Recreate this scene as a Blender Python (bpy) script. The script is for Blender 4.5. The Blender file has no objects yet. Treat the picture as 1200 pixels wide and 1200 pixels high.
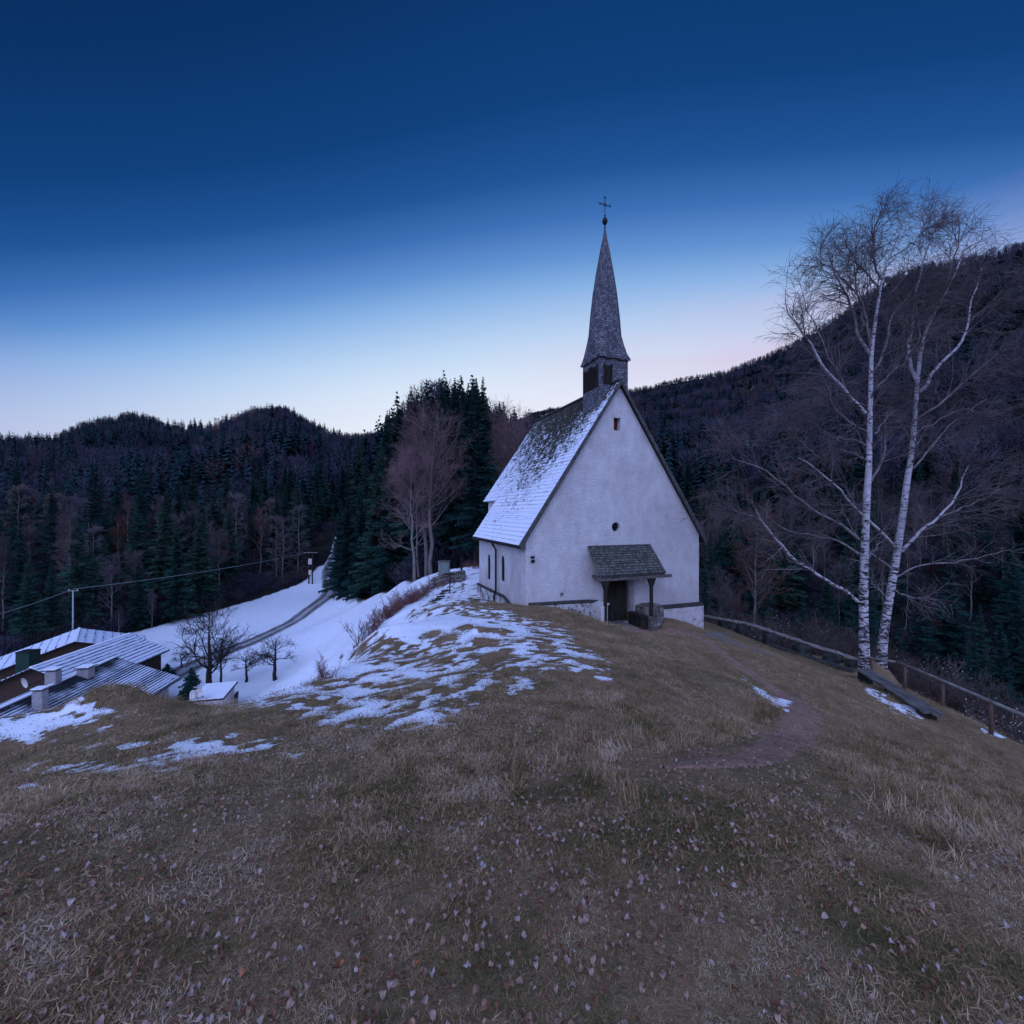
import bpy, math, random
import numpy as np
from mathutils import Vector, Matrix
random.seed(7)
rng = np.random.default_rng(11)
S = bpy.context.scene
COL = S.collection
F = 514.0            # focal length of the photograph in its own pixels (level camera, centre 600,600)

# ------------------------------------------------------------------ helpers
def P(px, py, D):
    return ((px-600)/F*D, D, (600-py)/F*D)

def tag(o, label=None, cat=None, group=None, kind=None):
    if label: o['label'] = label
    if cat: o['category'] = cat
    if group: o['group'] = group
    if kind: o['kind'] = kind
    return o

def empty(name, loc=(0,0,0), rotz=0.0, label=None, cat=None, group=None):
    o = bpy.data.objects.new(name, None)
    COL.objects.link(o)
    o.location = loc
    o.rotation_euler = (0, 0, rotz)
    o.empty_display_size = 0.2
    return tag(o, label, cat, group)

def smoothstep(a, b, x):
    t = np.clip((x-a)/(b-a), 0, 1)
    return t*t*(3-2*t)

def _hash(ix, iy, seed):
    n = (ix.astype(np.int64)*374761393 + iy.astype(np.int64)*668265263 + seed*982451653) & 0x7fffffff
    n = (n ^ (n >> 13))*1274126177 & 0x7fffffff
    n = n ^ (n >> 16)
    return (n & 0xffff)/65535.0

def vnoise(x, y, seed=0):
    x = np.asarray(x, float); y = np.asarray(y, float)
    ix = np.floor(x); iy = np.floor(y)
    fx = x-ix; fy = y-iy
    fx = fx*fx*(3-2*fx); fy = fy*fy*(3-2*fy)
    a = _hash(ix, iy, seed); b = _hash(ix+1, iy, seed)
    c = _hash(ix, iy+1, seed); d = _hash(ix+1, iy+1, seed)
    return (a*(1-fx)+b*fx)*(1-fy)+(c*(1-fx)+d*fx)*fy

def fbm(x, y, octaves=4, seed=0):
    s = 0; amp = 0.5; f = 1.0
    for k in range(octaves):
        s = s + amp*(vnoise(x*f+17.3*k, y*f-9.1*k, seed+k)*2-1)
        amp *= 0.5; f *= 2.03
    return s

class MB:
    """collects shapes into one mesh"""
    def __init__(s): s.v = []; s.f = []; s.mi = []
    def add(s, verts, faces, mi=0):
        n = len(s.v)
        s.v.extend([tuple(map(float, p)) for p in verts])
        s.f.extend([tuple(n+i for i in f) for f in faces])
        s.mi.extend([mi]*len(faces))
        return s
    def box(s, x0, x1, y0, y1, z0, z1, mi=0, rot=None, loc=None):
        v = [(x,y,z) for z in (z0,z1) for y in (y0,y1) for x in (x0,x1)]
        if rot is not None: v = [tuple(rot @ Vector(p)) for p in v]
        if loc is not None: v = [(p[0]+loc[0], p[1]+loc[1], p[2]+loc[2]) for p in v]
        return s.add(v, [(0,2,3,1),(4,5,7,6),(0,1,5,4),(2,6,7,3),(0,4,6,2),(1,3,7,5)], mi)
    def beam(s, a, b, w, h, mi=0):
        a = Vector(a); b = Vector(b); d = b-a; L = d.length
        q = d.to_track_quat('Y', 'Z').to_matrix()
        return s.box(-w/2, w/2, 0, L, -h/2, h/2, mi, q, a)
    def tube(s, pts, radii, sides=6, mi=0, cap=True):
        pts = [Vector(p) for p in pts]
        if not hasattr(radii, '__len__'): radii = [radii]*len(pts)
        n0 = len(s.v); ref = None
        for i, p in enumerate(pts):
            t = (pts[min(i+1, len(pts)-1)]-pts[max(i-1, 0)]).normalized()
            if ref is None:
                ref = Vector((1,0,0)) if abs(t.x) < 0.8 else Vector((0,1,0))
            a = (ref - t*ref.dot(t)).normalized(); ref = a; b = t.cross(a)
            for k in range(sides):
                an = 2*math.pi*k/sides
                q = p + (a*math.cos(an)+b*math.sin(an))*radii[i]
                s.v.append((q.x,q.y,q.z))
        for i in range(len(pts)-1):
            for k in range(sides):
                k2 = (k+1) % sides
                s.f.append((n0+i*sides+k, n0+i*sides+k2, n0+(i+1)*sides+k2, n0+(i+1)*sides+k)); s.mi.append(mi)
        if cap:
            s.f.append(tuple(n0+k for k in range(sides))[::-1]); s.mi.append(mi)
            e = n0+(len(pts)-1)*sides
            s.f.append(tuple(e+k for k in range(sides))); s.mi.append(mi)
        return s
    def lathe(s, prof, sides=16, c=(0,0,0), mi=0, phase=0):
        n0 = len(s.v)
        for r, z in prof:
            for k in range(sides):
                an = 2*math.pi*(k+phase)/sides
                s.v.append((c[0]+r*math.cos(an), c[1]+r*math.sin(an), c[2]+z))
        for i in range(len(prof)-1):
            for k in range(sides):
                k2 = (k+1) % sides
                s.f.append((n0+i*sides+k, n0+i*sides+k2, n0+(i+1)*sides+k2, n0+(i+1)*sides+k)); s.mi.append(mi)
        return s
    def prism(s, poly, y0, y1, mi=0):
        """poly in x,z extruded along y"""
        n = len(poly)
        v = [(x, y0, z) for x, z in poly]+[(x, y1, z) for x, z in poly]
        f = [tuple(range(n)), tuple(range(2*n-1, n-1, -1))]
        for i in range(n):
            j = (i+1) % n
            f.append((i, i+n, j+n, j))
        return s.add(v, f, mi)
    def prismz(s, poly, z0, z1, mi=0):
        n = len(poly)
        v = [(x, y, z0) for x, y in poly]+[(x, y, z1) for x, y in poly]
        f = [tuple(range(n))[::-1], tuple(range(n, 2*n))]
        for i in range(n):
            j = (i+1) % n
            f.append((i, j, j+n, i+n))
        return s.add(v, f, mi)
    def mesh(s, name, mats):
        me = bpy.data.meshes.new(name)
        me.from_pydata(s.v, [], s.f)
        for m in (mats if isinstance(mats, (list, tuple)) else [mats]): me.materials.append(m)
        if any(s.mi): me.polygons.foreach_set('material_index', s.mi)
        me.update()
        return me
    def build(s, name, mats, parent=None, smooth=False, fix=True):
        me = s.mesh(name, mats)
        if fix:
            import bmesh
            bm = bmesh.new(); bm.from_mesh(me); bmesh.ops.recalc_face_normals(bm, faces=bm.faces); bm.to_mesh(me); bm.free()
        if smooth: me.polygons.foreach_set('use_smooth', [True]*len(me.polygons))
        o = bpy.data.objects.new(name, me); COL.objects.link(o)
        if parent is not None: o.parent = parent
        return o

def np_mesh(name, V, Fq, mats):
    """V (n,3), Fq (m,k) arrays"""
    me = bpy.data.meshes.new(name)
    k = Fq.shape[1]
    me.vertices.add(len(V)); me.vertices.foreach_set('co', np.ascontiguousarray(V, dtype=np.float32).ravel())
    me.loops.add(Fq.size); me.loops.foreach_set('vertex_index', np.ascontiguousarray(Fq, dtype=np.int32).ravel())
    me.polygons.add(len(Fq)); me.polygons.foreach_set('loop_start', np.arange(0, Fq.size, k, dtype=np.int32))
    for m in mats: me.materials.append(m)
    me.update(calc_edges=True); me.validate()
    return me

def carve(o, cutters):
    """cut openings into a mesh, then throw the cutters away"""
    tmp = []; par = o.parent; o.parent = None
    for mb in cutters:
        c = mb.build('cutter', []); tmp.append(c)
        m = o.modifiers.new('b', 'BOOLEAN'); m.operation = 'DIFFERENCE'; m.object = c; m.solver = 'EXACT'
    bpy.context.view_layer.update()
    dg = bpy.context.evaluated_depsgraph_get()
    me = bpy.data.meshes.new_from_object(o.evaluated_get(dg))
    o.modifiers.clear(); old = o.data; o.data = me; me.name = old.name
    for c in tmp: bpy.data.objects.remove(c)
    o.parent = par

# ------------------------------------------------------------------ node helpers
class NT:
    def __init__(s, nt): s.nt = nt
    def n(s, t, **kw):
        nd = s.nt.nodes.new(t)
        for k, v in kw.items(): setattr(nd, k, v)
        return nd
    def set(s, sock, v):
        if isinstance(v, bpy.types.NodeSocket): s.nt.links.new(v, sock)
        elif isinstance(v, (tuple, list)) and len(v) == 3 and sock.type == 'RGBA': sock.default_value = (*v, 1)
        else: sock.default_value = v
    def math(s, op, a, b=0.0, c=None, clamp=False):
        nd = s.n('ShaderNodeMath', operation=op, use_clamp=clamp)
        s.set(nd.inputs[0], a); s.set(nd.inputs[1], b)
        if c is not None: s.set(nd.inputs[2], c)
        return nd.outputs[0]
    def noise(s, vec, scale=5, detail=3, rough=0.55, dist=0.0):
        nd = s.n('ShaderNodeTexNoise')
        if vec is not None: s.set(nd.inputs['Vector'], vec)
        nd.inputs['Scale'].default_value = scale; nd.inputs['Detail'].default_value = detail
        nd.inputs['Roughness'].default_value = rough; nd.inputs['Distortion'].default_value = dist
        return nd.outputs[0]
    def ramp(s, fac, stops, interp='LINEAR'):
        nd = s.n('ShaderNodeValToRGB'); s.set(nd.inputs[0], fac)
        cr = nd.color_ramp; cr.interpolation = interp
        while len(cr.elements) > 1: cr.elements.remove(cr.elements[-1])
        cr.elements[0].position = stops[0][0]; cr.elements[0].color = (*col3(stops[0][1]), 1)
        for p, c in stops[1:]:
            e = cr.elements.new(p); e.color = (*col3(c), 1)
        return nd.outputs[0]
    def mix(s, fac, a, b, blend='MIX'):
        nd = s.n('ShaderNodeMix', data_type='RGBA', blend_type=blend)
        s.set(nd.inputs[0], fac); s.set(nd.inputs[6], a); s.set(nd.inputs[7], b)
        return nd.outputs[2]
    def maprange(s, v, a, b, c=0.0, d=1.0):
        nd = s.n('ShaderNodeMapRange'); s.set(nd.inputs[0], v)
        for i, x in enumerate((a, b, c, d)): s.set(nd.inputs[i+1], x)
        return nd.outputs[0]
    def mapping(s, vec, scale=(1,1,1), loc=(0,0,0), rot=(0,0,0)):
        nd = s.n('ShaderNodeMapping'); s.set(nd.inputs[0], vec)
        nd.inputs['Scale'].default_value = scale; nd.inputs['Location'].default_value = loc; nd.inputs['Rotation'].default_value = rot
        return nd.outputs[0]
    def attr(s, name):
        return s.n('ShaderNodeAttribute', attribute_name=name).outputs['Fac']
    def obj(s): return s.n('ShaderNodeTexCoord').outputs['Object']
    def pos(s): return s.n('ShaderNodeNewGeometry').outputs['Position']
    def bump(s, h, strength=0.5, dist=0.02, normal=None):
        nd = s.n('ShaderNodeBump'); nd.inputs['Strength'].default_value = strength; nd.inputs['Distance'].default_value = dist
        s.set(nd.inputs['Height'], h)
        if normal is not None: s.set(nd.inputs['Normal'], normal)
        return nd.outputs[0]

def col3(c):
    return (c, c, c) if isinstance(c, (int, float)) else tuple(c[:3])

def mat(name, fn=None, color=(.5,.5,.5), rough=0.9, spec=0.2, metal=0.0):
    m = bpy.data.materials.new(name); m.use_nodes = True
    nt = m.node_tree; b = nt.nodes['Principled BSDF']
    b.inputs['Roughness'].default_value = rough
    b.inputs['Specular IOR Level'].default_value = spec
    b.inputs['Metallic'].default_value = metal
    b.inputs['Base Color'].default_value = (*color, 1)
    m.diffuse_color = (*color, 1)
    if fn:
        h = NT(nt); r = fn(h)
        if 'color' in r: h.set(b.inputs['Base Color'], r['color'])
        if 'rough' in r: h.set(b.inputs['Roughness'], r['rough'])
        if 'normal' in r: h.set(b.inputs['Normal'], r['normal'])
    return m

def noisy(name, c0, c1, scale=6, bump=0.3, bdist=0.01, stretch=(1,1,1), rough=0.9, spec=0.15, detail=4, rnd=0.0):
    def fn(h):
        v = h.mapping(h.obj(), stretch)
        n = h.noise(v, scale, detail, 0.6)
        c = h.mix(h.maprange(n, 0.3, 0.7), c0, c1)
        if rnd:
            r = h.n('ShaderNodeObjectInfo').outputs['Random']
            c = h.mix(1.0, c, h.ramp(r, [(0, 1-rnd), (1, 1+rnd)]), 'MULTIPLY')
        return dict(color=c, normal=h.bump(n, bump, bdist))
    return mat(name, fn, rough=rough, spec=spec)
# ------------------------------------------------------------------ terrain
CP = []
def cp(px, py, D): CP.append(P(px, py, D))
# the hill the camera stands on
for px in (22, 300, 600, 900): cp(px, 988, 2.1)
cp(1177, 990, 2.6); cp(22, 930, 3.6); cp(300, 905, 3.2); cp(600, 895, 3.1); cp(900, 905, 3.2)
cp(22, 872, 6.0); cp(20, 839, 7.4); cp(-60, 850, 7.6); cp(80, 833, 7.3); cp(140, 812, 7.9); cp(200, 819, 7.5); cp(265, 832, 7.0); cp(330, 813, 8)
cp(380, 790, 9); cp(430, 749, 12); cp(500, 714, 16); cp(552, 709, 18)
cp(450, 840, 4.9); cp(600, 836, 4.4); cp(480, 785, 8); cp(600, 775, 7.2); cp(600, 742, 10.5); cp(640, 722, 14.5); cp(560, 722, 14)
cp(720, 780, 7.2); cp(800, 820, 5.6); cp(720, 748, 12); cp(800, 775, 9)
CP += [(0,0,-1.5), (-3,-1,-1.7), (4,-1,-2.2), (0,-10,-1.3), (-14,-8,-5), (14,-8,-5.5), (8,1,-4.0), (-9,1,-4.4), (0,-40,-4), (-40,-40,-18), (40,-40,-20)]
# around the chapel
cp(616, 708, 18.1); cp(640, 709, 18.0); cp(665, 713, 18.4); cp(697, 722, 18.6); cp(722, 730, 18.9); cp(742, 738, 18.2); cp(790, 727, 19.6); cp(822, 740, 20.8)
cp(592, 705, 20.2); cp(567, 702, 23.5)
CP += [(1.5,26,-4.6), (4,33,-4.7), (10,28,-5.6), (11.5,23,-6.2)]
cp(520, 702, 22); cp(540, 694, 25); cp(552, 683, 29); cp(548, 668, 36); cp(585, 662, 40); cp(525, 676, 33); cp(497, 676, 42)
cp(432, 744, 22); cp(470, 712, 27); cp(500, 692, 31)
CP += [(-10.5,23,-8.6), (-11,30,-9.0), (-13,40,-9.2)]
cp(470, 683, 52); cp(440, 697, 64); cp(417, 698, 80); cp(398, 694, 104)
# outer fall of the hill to the left
CP += [(-7,15,-6.5), (-9,17,-8.5), (-12,10,-7.2), (-12,14,-8.8), (-10,20,-9.5), (-20,6,-11), (-20,16,-13), (-22,24,-17), (-16,30,-13.5), (-18,40,-15), (-30,10,-16), (-40,-5,-20)]
# the right side: path, bench, fences
cp(830, 762, 13); cp(880, 800, 9.5); cp(930, 832, 7.5); cp(930, 866, 6); cp(985, 800, 13); cp(1000, 850, 8); cp(1100, 905, 6.5); cp(1177, 925, 6)
cp(1012, 800, 16.0); cp(1100, 853, 12.3); cp(1060, 807, 16.2); cp(1105, 827, 14.2); cp(1162, 863, 12.4); cp(1177, 876, 11.7)
cp(1015, 779, 18.3); cp(1036, 777, 18.8); cp(850, 746, 21.5); cp(903, 762, 19.8); cp(941, 774, 19); cp(976, 787, 18.2); cp(890, 768, 16)
CP += [(16.5,18,-7.8), (18,12,-8.5), (14,24,-8.2), (11,30,-8), (20,24,-11), (22,15,-11.5), (14,38,-10), (28,22,-15.5), (28,8,-14), (40,30,-22), (30,45,-19), (45,10,-22), (15,6,-8.3), (16,0,-8.5), (20,-10,-10), (3,45,-6), (10,60,-12), (35,65,-26), (60,50,-30), (70,20,-30)]
# the valley floor with the farm and the road
CP += [(-30,34,-18.6), (-27,40,-19.2), (-26,50,-18.9), (-29.5,43,-19.3), (-36,40,-19.4), (-40,50,-19.7), (-55,50,-20), (-50,30,-20), (-70,40,-22), (-60,70,-20.5), (-40,64,-20), (-40,80,-20), (-28,62,-16.5), (-27,74,-16.2), (-34,70,-18.8), (-44,106,-19.8), (-58,100,-20.5), (-54,125,-19.5), (-35,95,-17.5), (-64,84,-20.6), (-30,110,-15), (-52,140,-16), (-80,60,-22), (-85,90,-20), (-20,80,-12), (-5,60,-8), (-10,90,-8), (10,90,-14), (-80,10,-24), (-70,120,-16)]
for px, py, D in ((20,839,7.4),(-60,850,7.6),(80,833,7.3),(140,812,7.9),(200,819,7.5),(265,832,7.0),(330,813,8),(380,790,9)):
    x_, y_, z_ = P(px, py, D)
    for k, ex in ((1.22,.35),(1.6,1.3)): CP.append((x_*k, y_*k, z_*k-ex))
CP = np.array(CP)

def _phi(d): return np.sqrt(d*d+0.25)
_D = np.hypot(CP[:,None,0]-CP[None,:,0], CP[:,None,1]-CP[None,:,1])
_n = len(CP)
_A = np.zeros((_n+3, _n+3)); _A[:_n,:_n] = _phi(_D)+np.eye(_n)*0.02*-1
_A[:_n,_n] = 1; _A[:_n,_n+1:] = CP[:,:2]; _A[_n,:_n] = 1; _A[_n+1:,:_n] = CP[:,:2].T
_W = np.linalg.solve(_A, np.concatenate([CP[:,2], [0,0,0]]))
def rbf(x, y):
    x = np.asarray(x, float); y = np.asarray(y, float); sh = x.shape
    x = x.ravel(); y = y.ravel(); out = np.empty(len(x))
    for i in range(0, len(x), 20000):
        xs = x[i:i+20000]; ys = y[i:i+20000]
        d = np.hypot(xs[:,None]-CP[None,:,0], ys[:,None]-CP[None,:,1])
        out[i:i+20000] = _phi(d)@_W[:_n]+_W[_n]+_W[_n+1]*xs+_W[_n+2]*ys
    return out.reshape(sh)

# skyline of the far hills: (photo x, photo y of the ground line, distance)
SKY = [(-700,520,900),(-200,500,900),(22,520,950),(60,520,1000),(100,500,1200),(130,494,1200),(150,489,1200),(185,497,1150),(212,512,1100),(248,515,1000),(268,504,900),(298,488,850),(335,484,850),
       (360,498,850),(385,510,900),(410,515,950),(440,515,1000),(520,505,1200),(600,500,1400),(625,482,1700),(645,478,1700),(690,478,1600),(735,460,1500),(800,446,1500),(850,438,1500),(900,418,1450),(940,399,1400),
       (1000,360,1350),(1040,330,1300),(1080,316,1250),(1120,310,1200),(1177,295,1150),(1300,270,1100),(1700,270,1100),(2600,330,1100)]
_sa = np.array([math.degrees(math.atan((p-600)/F)) for p,_,_ in SKY])
_st = np.array([(600-y)/math.hypot(F, p-600) for p,y,_ in SKY])
_sr = np.array([r for _,_,r in SKY])
_az = np.concatenate([[-180,-120],_sa,[120,180]])
_st = np.concatenate([[.1,.1],_st,[.15,.1]])
_sr = np.concatenate([[900,900],_sr,[1100,900]])
_r0a = np.array([-180,-60,-45,-30,-22,-10,0,15,30,60,180]); _r0 = np.array([150,130,110,130,150,150,140,95,80,75,150])
_z0 = np.array([-24,-22,-21,-20,-19.5,-12,-16,-30,-34,-34,-24])
def H(x, y):
    x = np.asarray(x, float); y = np.asarray(y, float)
    r = np.hypot(x, y)+1e-6; a = np.degrees(np.arctan2(x, y))
    t = np.interp(a, _az, _st); rs = np.interp(a, _az, _sr); r0 = np.interp(a, _r0a, _r0); z0 = np.interp(a, _r0a, _z0)
    s = (r-r0)/(rs-r0)
    zs = t*rs
    up = np.clip(s, 0, 1)
    g = 0.75*up+0.25*up**2
    g = np.where(s > 1, 1-(s-1)*1.1, g)
    g = np.where(s < 0, 0, g)
    z = z0+(zs-z0)*np.maximum(g, -0.2)
    rough = smoothstep(0, 250, r-r0)
    env = 1-np.exp(-((s-1)/0.25)**2)
    z = z + (fbm(x/210, y/210, 4, 3)*62*env + fbm(x/60, y/60, 3, 9)*10*env)*rough
    # wooded knoll behind the saddle
    kx = x+36; ky = y-215
    kn = 44*np.exp(-(kx/np.where(kx < 0, 36, 52))**2-(ky/np.where(ky < 0, 62, 85))**2)*smoothstep(70, 150, r)
    z = z+kn
    w = smoothstep(r0*0.62, r0*1.05, r)
    near = rbf(x, y)
    det = fbm(x/3.1, y/3.1, 3, 5)*0.16+fbm(x/0.8, y/0.8, 3, 21)*0.05
    det = det*smoothstep(1.0, 6, r)*(1-0.6*smoothstep(30, 60, r))
    # low molehills and tussocks in the meadow
    for px, py, D, h, sg in MOLE:
        cx = (px-600)/F*D
        det = det + h*np.exp(-(((x-cx)/sg)**2+((y-D)/sg)**2))
    return near*(1-w)+z*w+det*(1-w)
MOLE = [(578,770,7.6,.10,.18),(562,752,9.3,.12,.22),(640,728,13.8,.10,.3),(662,728,14,.10,.3),(700,722,14.6,.06,.3),(560,742,10.5,.1,.2),(508,741,10.8,.08,.2),
        (525,747,10.2,.08,.2),(585,745,10.4,.08,.2),(130,808,7.8,.10,.6),(110,812,7.6,.06,.5),(728,733,18.8,-.30,1.25),(745,738,18.2,-.12,.9),(548,738,11,.08,.25),(600,735,12,.06,.3)]
def Hs(x, y): return float(H(np.array([x]), np.array([y]))[0])

def hit(px, py, y0=1.0, y1=200):
    ys = np.geomspace(y0, y1, 900); xs = (px-600)/F*ys; zs = (600-py)/F*ys
    d = zs-H(xs, ys)
    k = np.argmax(d < 0)
    if not (d < 0).any(): k = len(ys)-1
    return (xs[k], ys[k], float(H(xs[k:k+1], ys[k:k+1])[0]))

# clearing (everything outside is wood)
CLEAR = [(-75,-60),(-75,45),(-70,60),(-66,69.5),(-63.5,81.6),(-58,100),(-54.5,114),(-56.5,128),(-53,131),(-49,120),(-41,104),(-27,78),(-13,53),(-8.8,44),(-3,41),(6,44),(16,42),(26,32),(30,15),(30,-60)]
def inside(x, y, poly):
    x = np.asarray(x, float); y = np.asarray(y, float); r = np.zeros(x.shape, bool)
    n = len(poly)
    for i in range(n):
        x0, y0 = poly[i]; x1, y1 = poly[(i+1) % n]
        c = ((y0 > y) != (y1 > y)) & (x < (x1-x0)*(y-y0)/(y1-y0+1e-12)+x0)
        r ^= c
    return r
def seg_d(px, py, x0, y0, x1, y1):
    dx, dy = x1-x0, y1-y0
    t = np.clip(((px-x0)*dx+(py-y0)*dy)/(dx*dx+dy*dy), 0, 1)
    return np.hypot(px-(x0+t*dx), py-(y0+t*dy))

SNOWG = [(480,735,75,20,1.1),(400,782,55,18,1.1),(345,812,45,9,1.1),(300,826,30,6,.9),(550,730,60,16,.75),(560,752,60,16,.58),(510,790,75,24,.66),(420,828,80,14,.66),(490,840,80,13,.50),(478,850,16,4,.62),(600,805,50,12,.54),
         (640,768,55,16,.60),(690,778,28,7,.52),(60,844,50,9,1.35),(25,858,30,9,1.35),(105,831,32,4,1.1),(262,877,60,5,.72),(240,889,45,4,.62),(150,880,60,4,.50),(90,905,60,4,.5),(42,925,18,3,.75),(345,886,9,4,.6),(160,900,60,5,.35),(300,866,30,3,.5),(480,845,14,3,.55),(610,742,60,12,.5),(712,792,18,4,.4)]
SNOWS = [(872,792,890,808,3.5,1.0),(890,808,922,826,6,1.15),(1018,808,1045,824,4,1.0),(1045,824,1078,838,5,1.0),(1150,858,1177,866,3,1.0),(22,905,60,898,3,.6)]
def snow_amount(x, y):
    r = np.hypot(x, y); yy = np.maximum(y, 0.3)
    z = rbf(x, y); px = 600+F*x/yy; py = 600-F*z/yy
    s = np.full(x.shape, 0.12)*smoothstep(0, -200, px-600)
    for cx, cy, sx, sy, a in SNOWG: s = s+a*np.exp(-((px-cx)/sx)**2-((py-cy)/sy)**2)
    s = np.where(r < 20, s, 0)
    for x0, y0, x1, y1, w, a in SNOWS:
        s = np.maximum(s, a*np.exp(-(seg_d(px, py, x0, y0, x1, y1)/w)**2)*(r < 20)*(y > 0))
    s = np.where((y < 0.5), 0.05, s)
    # left flank, saddle and valley: snow lies deep
    left = smoothstep(-3.8, -5.5, x+0.12*(y-12)*0)*smoothstep(13, 18, y-0.0*x)
    crest = smoothstep(6.5, 9, -x-0.02*y)*smoothstep(8.5, 11, y)
    s = np.maximum(s, np.maximum(left, crest)*1.25)
    s = np.maximum(s, smoothstep(19, 22, y)*smoothstep(0.3, -1.2, x)*0.97)
    s = np.maximum(s, smoothstep(18, 24, -x)*1.3)
    s = s*(1-smoothstep(15, 20, x)*0.9)
    w = ~inside(x, y, CLEAR)
    s = np.where(w, 0.10, s)
    rag = fbm(x*1.3+.3*y, y*2.0, 2, 61)*.36+fbm(x*5.2, y*5.6, 4, 63)*1.75
    s = s*.94+rag*(1-smoothstep(1.0, 1.25, s))*smoothstep(.05, .35, s)*(r < 60)
    for cx, cy, rd_ in ((578,770,.30),(562,752,.35),(640,728,.4),(662,728,.35),(560,742,.3),(508,741,.3),(525,747,.3),(585,745,.3),(548,738,.35)):
        D_ = dict((m_[0], m_[2]) for m_ in MOLE)[cx]
        wx = x+.22*fbm(x*3, y*3, 3, 91)*1.5; wy = y+.3*fbm(x*3, y*3, 3, 92)*1.5
        s = s-1.3*np.exp(-(((wx-(cx-600)/F*D_)/rd_)**2+((wy-D_)/(rd_*1.1))**2))
    return s

thf = np.concatenate([np.arange(-180, -66, 3.0), np.arange(-66, 66.01, 0.2), np.arange(69, 180, 3.0)])
th = np.radians(thf); nT = len(th)
rad = [0.35]
while rad[-1] < 5200: rad.append(rad[-1]*(1.012 if rad[-1] < 3 else 1.0085 if rad[-1] < 26 else 1.017 if rad[-1] < 160 else 1.03))
rad = np.array(rad); nR = len(rad)
TH, RR = np.meshgrid(th, rad)
GX = (RR*np.sin(TH)); GY = (RR*np.cos(TH)); GZ = H(GX, GY)
V = np.stack([GX.ravel(), GY.ravel(), GZ.ravel()], 1)
i = np.arange((nR-1)*nT).reshape(nR-1, nT); j = np.roll(i, -1, axis=1)
Q = np.stack([i.ravel(), j.ravel(), (j+nT).ravel(), (i+nT).ravel()], 1)
V = np.concatenate([V, [[0, 0, Hs(0, 0.01)]]])
# ------------------------------------------------------------------ materials
def m_ground(h):
    p = h.pos()
    snow = h.attr('snow'); wood = h.attr('wood'); dirt = h.attr('dirt')
    nf = h.noise(p, 28, 4, 0.7); nm = h.noise(p, 3.0, 4, 0.6); nl = h.noise(p, 0.6, 3, 0.5)
    g = h.ramp(nm, [(0.30, (.088,.062,.030)), (0.5, (.205,.132,.068)), (0.72, (.34,.22,.13))])
    g2 = h.ramp(nf, [(0.25, (.040,.030,.018)), (0.5, (.19,.125,.075)), (0.8, (.40,.28,.19))])
    g = h.mix(0.6, g, g2)
    g = h.mix(h.maprange(nl, .42, .62), g, h.mix(0.5, g, (.085,.085,.034)))
    frost = h.maprange(h.noise(p, 45, 3, 0.7), .60, .76)
    g = h.mix(h.math('MULTIPLY', frost, 0.35), g, (.42,.40,.42))
    g = h.mix(dirt, g, h.ramp(nf, [(0.3, (.08,.055,.04)), (0.7, (.19,.135,.10))]))
    # snow cover with a ragged rim
    sv = h.mapping(p, (9, 15, 9))
    sn = h.noise(sv, 1.0, 6, 0.7, 0.2)
    e = h.math('ADD', snow, h.math('MULTIPLY', h.math('SUBTRACT', sn, 0.5), 2.1))
    k = h.maprange(e, 0.52, 0.62)
    sc = h.ramp(h.noise(p, 1.4, 4, 0.5), [(0.2, (.66,.70,.78)), (0.8, (.82,.85,.90))])
    c = h.mix(k, g, sc)
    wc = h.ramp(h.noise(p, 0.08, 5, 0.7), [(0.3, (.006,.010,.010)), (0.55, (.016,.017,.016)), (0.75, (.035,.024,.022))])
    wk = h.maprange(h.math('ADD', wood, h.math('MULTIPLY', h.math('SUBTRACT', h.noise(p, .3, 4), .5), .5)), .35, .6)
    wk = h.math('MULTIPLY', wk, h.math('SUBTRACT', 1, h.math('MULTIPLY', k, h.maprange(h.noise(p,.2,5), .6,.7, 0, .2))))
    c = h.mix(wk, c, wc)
    hgt = h.math('ADD', h.math('MULTIPLY', nf, h.math('SUBTRACT', 1, h.math('MULTIPLY', k, .8))), h.math('MULTIPLY', k, 0.8))
    return dict(color=c, normal=h.bump(hgt, 0.7, 0.03), rough=h.maprange(k, 0, 1, .95, .7))
M_GROUND = mat('ground', m_ground, spec=0.1)

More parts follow.
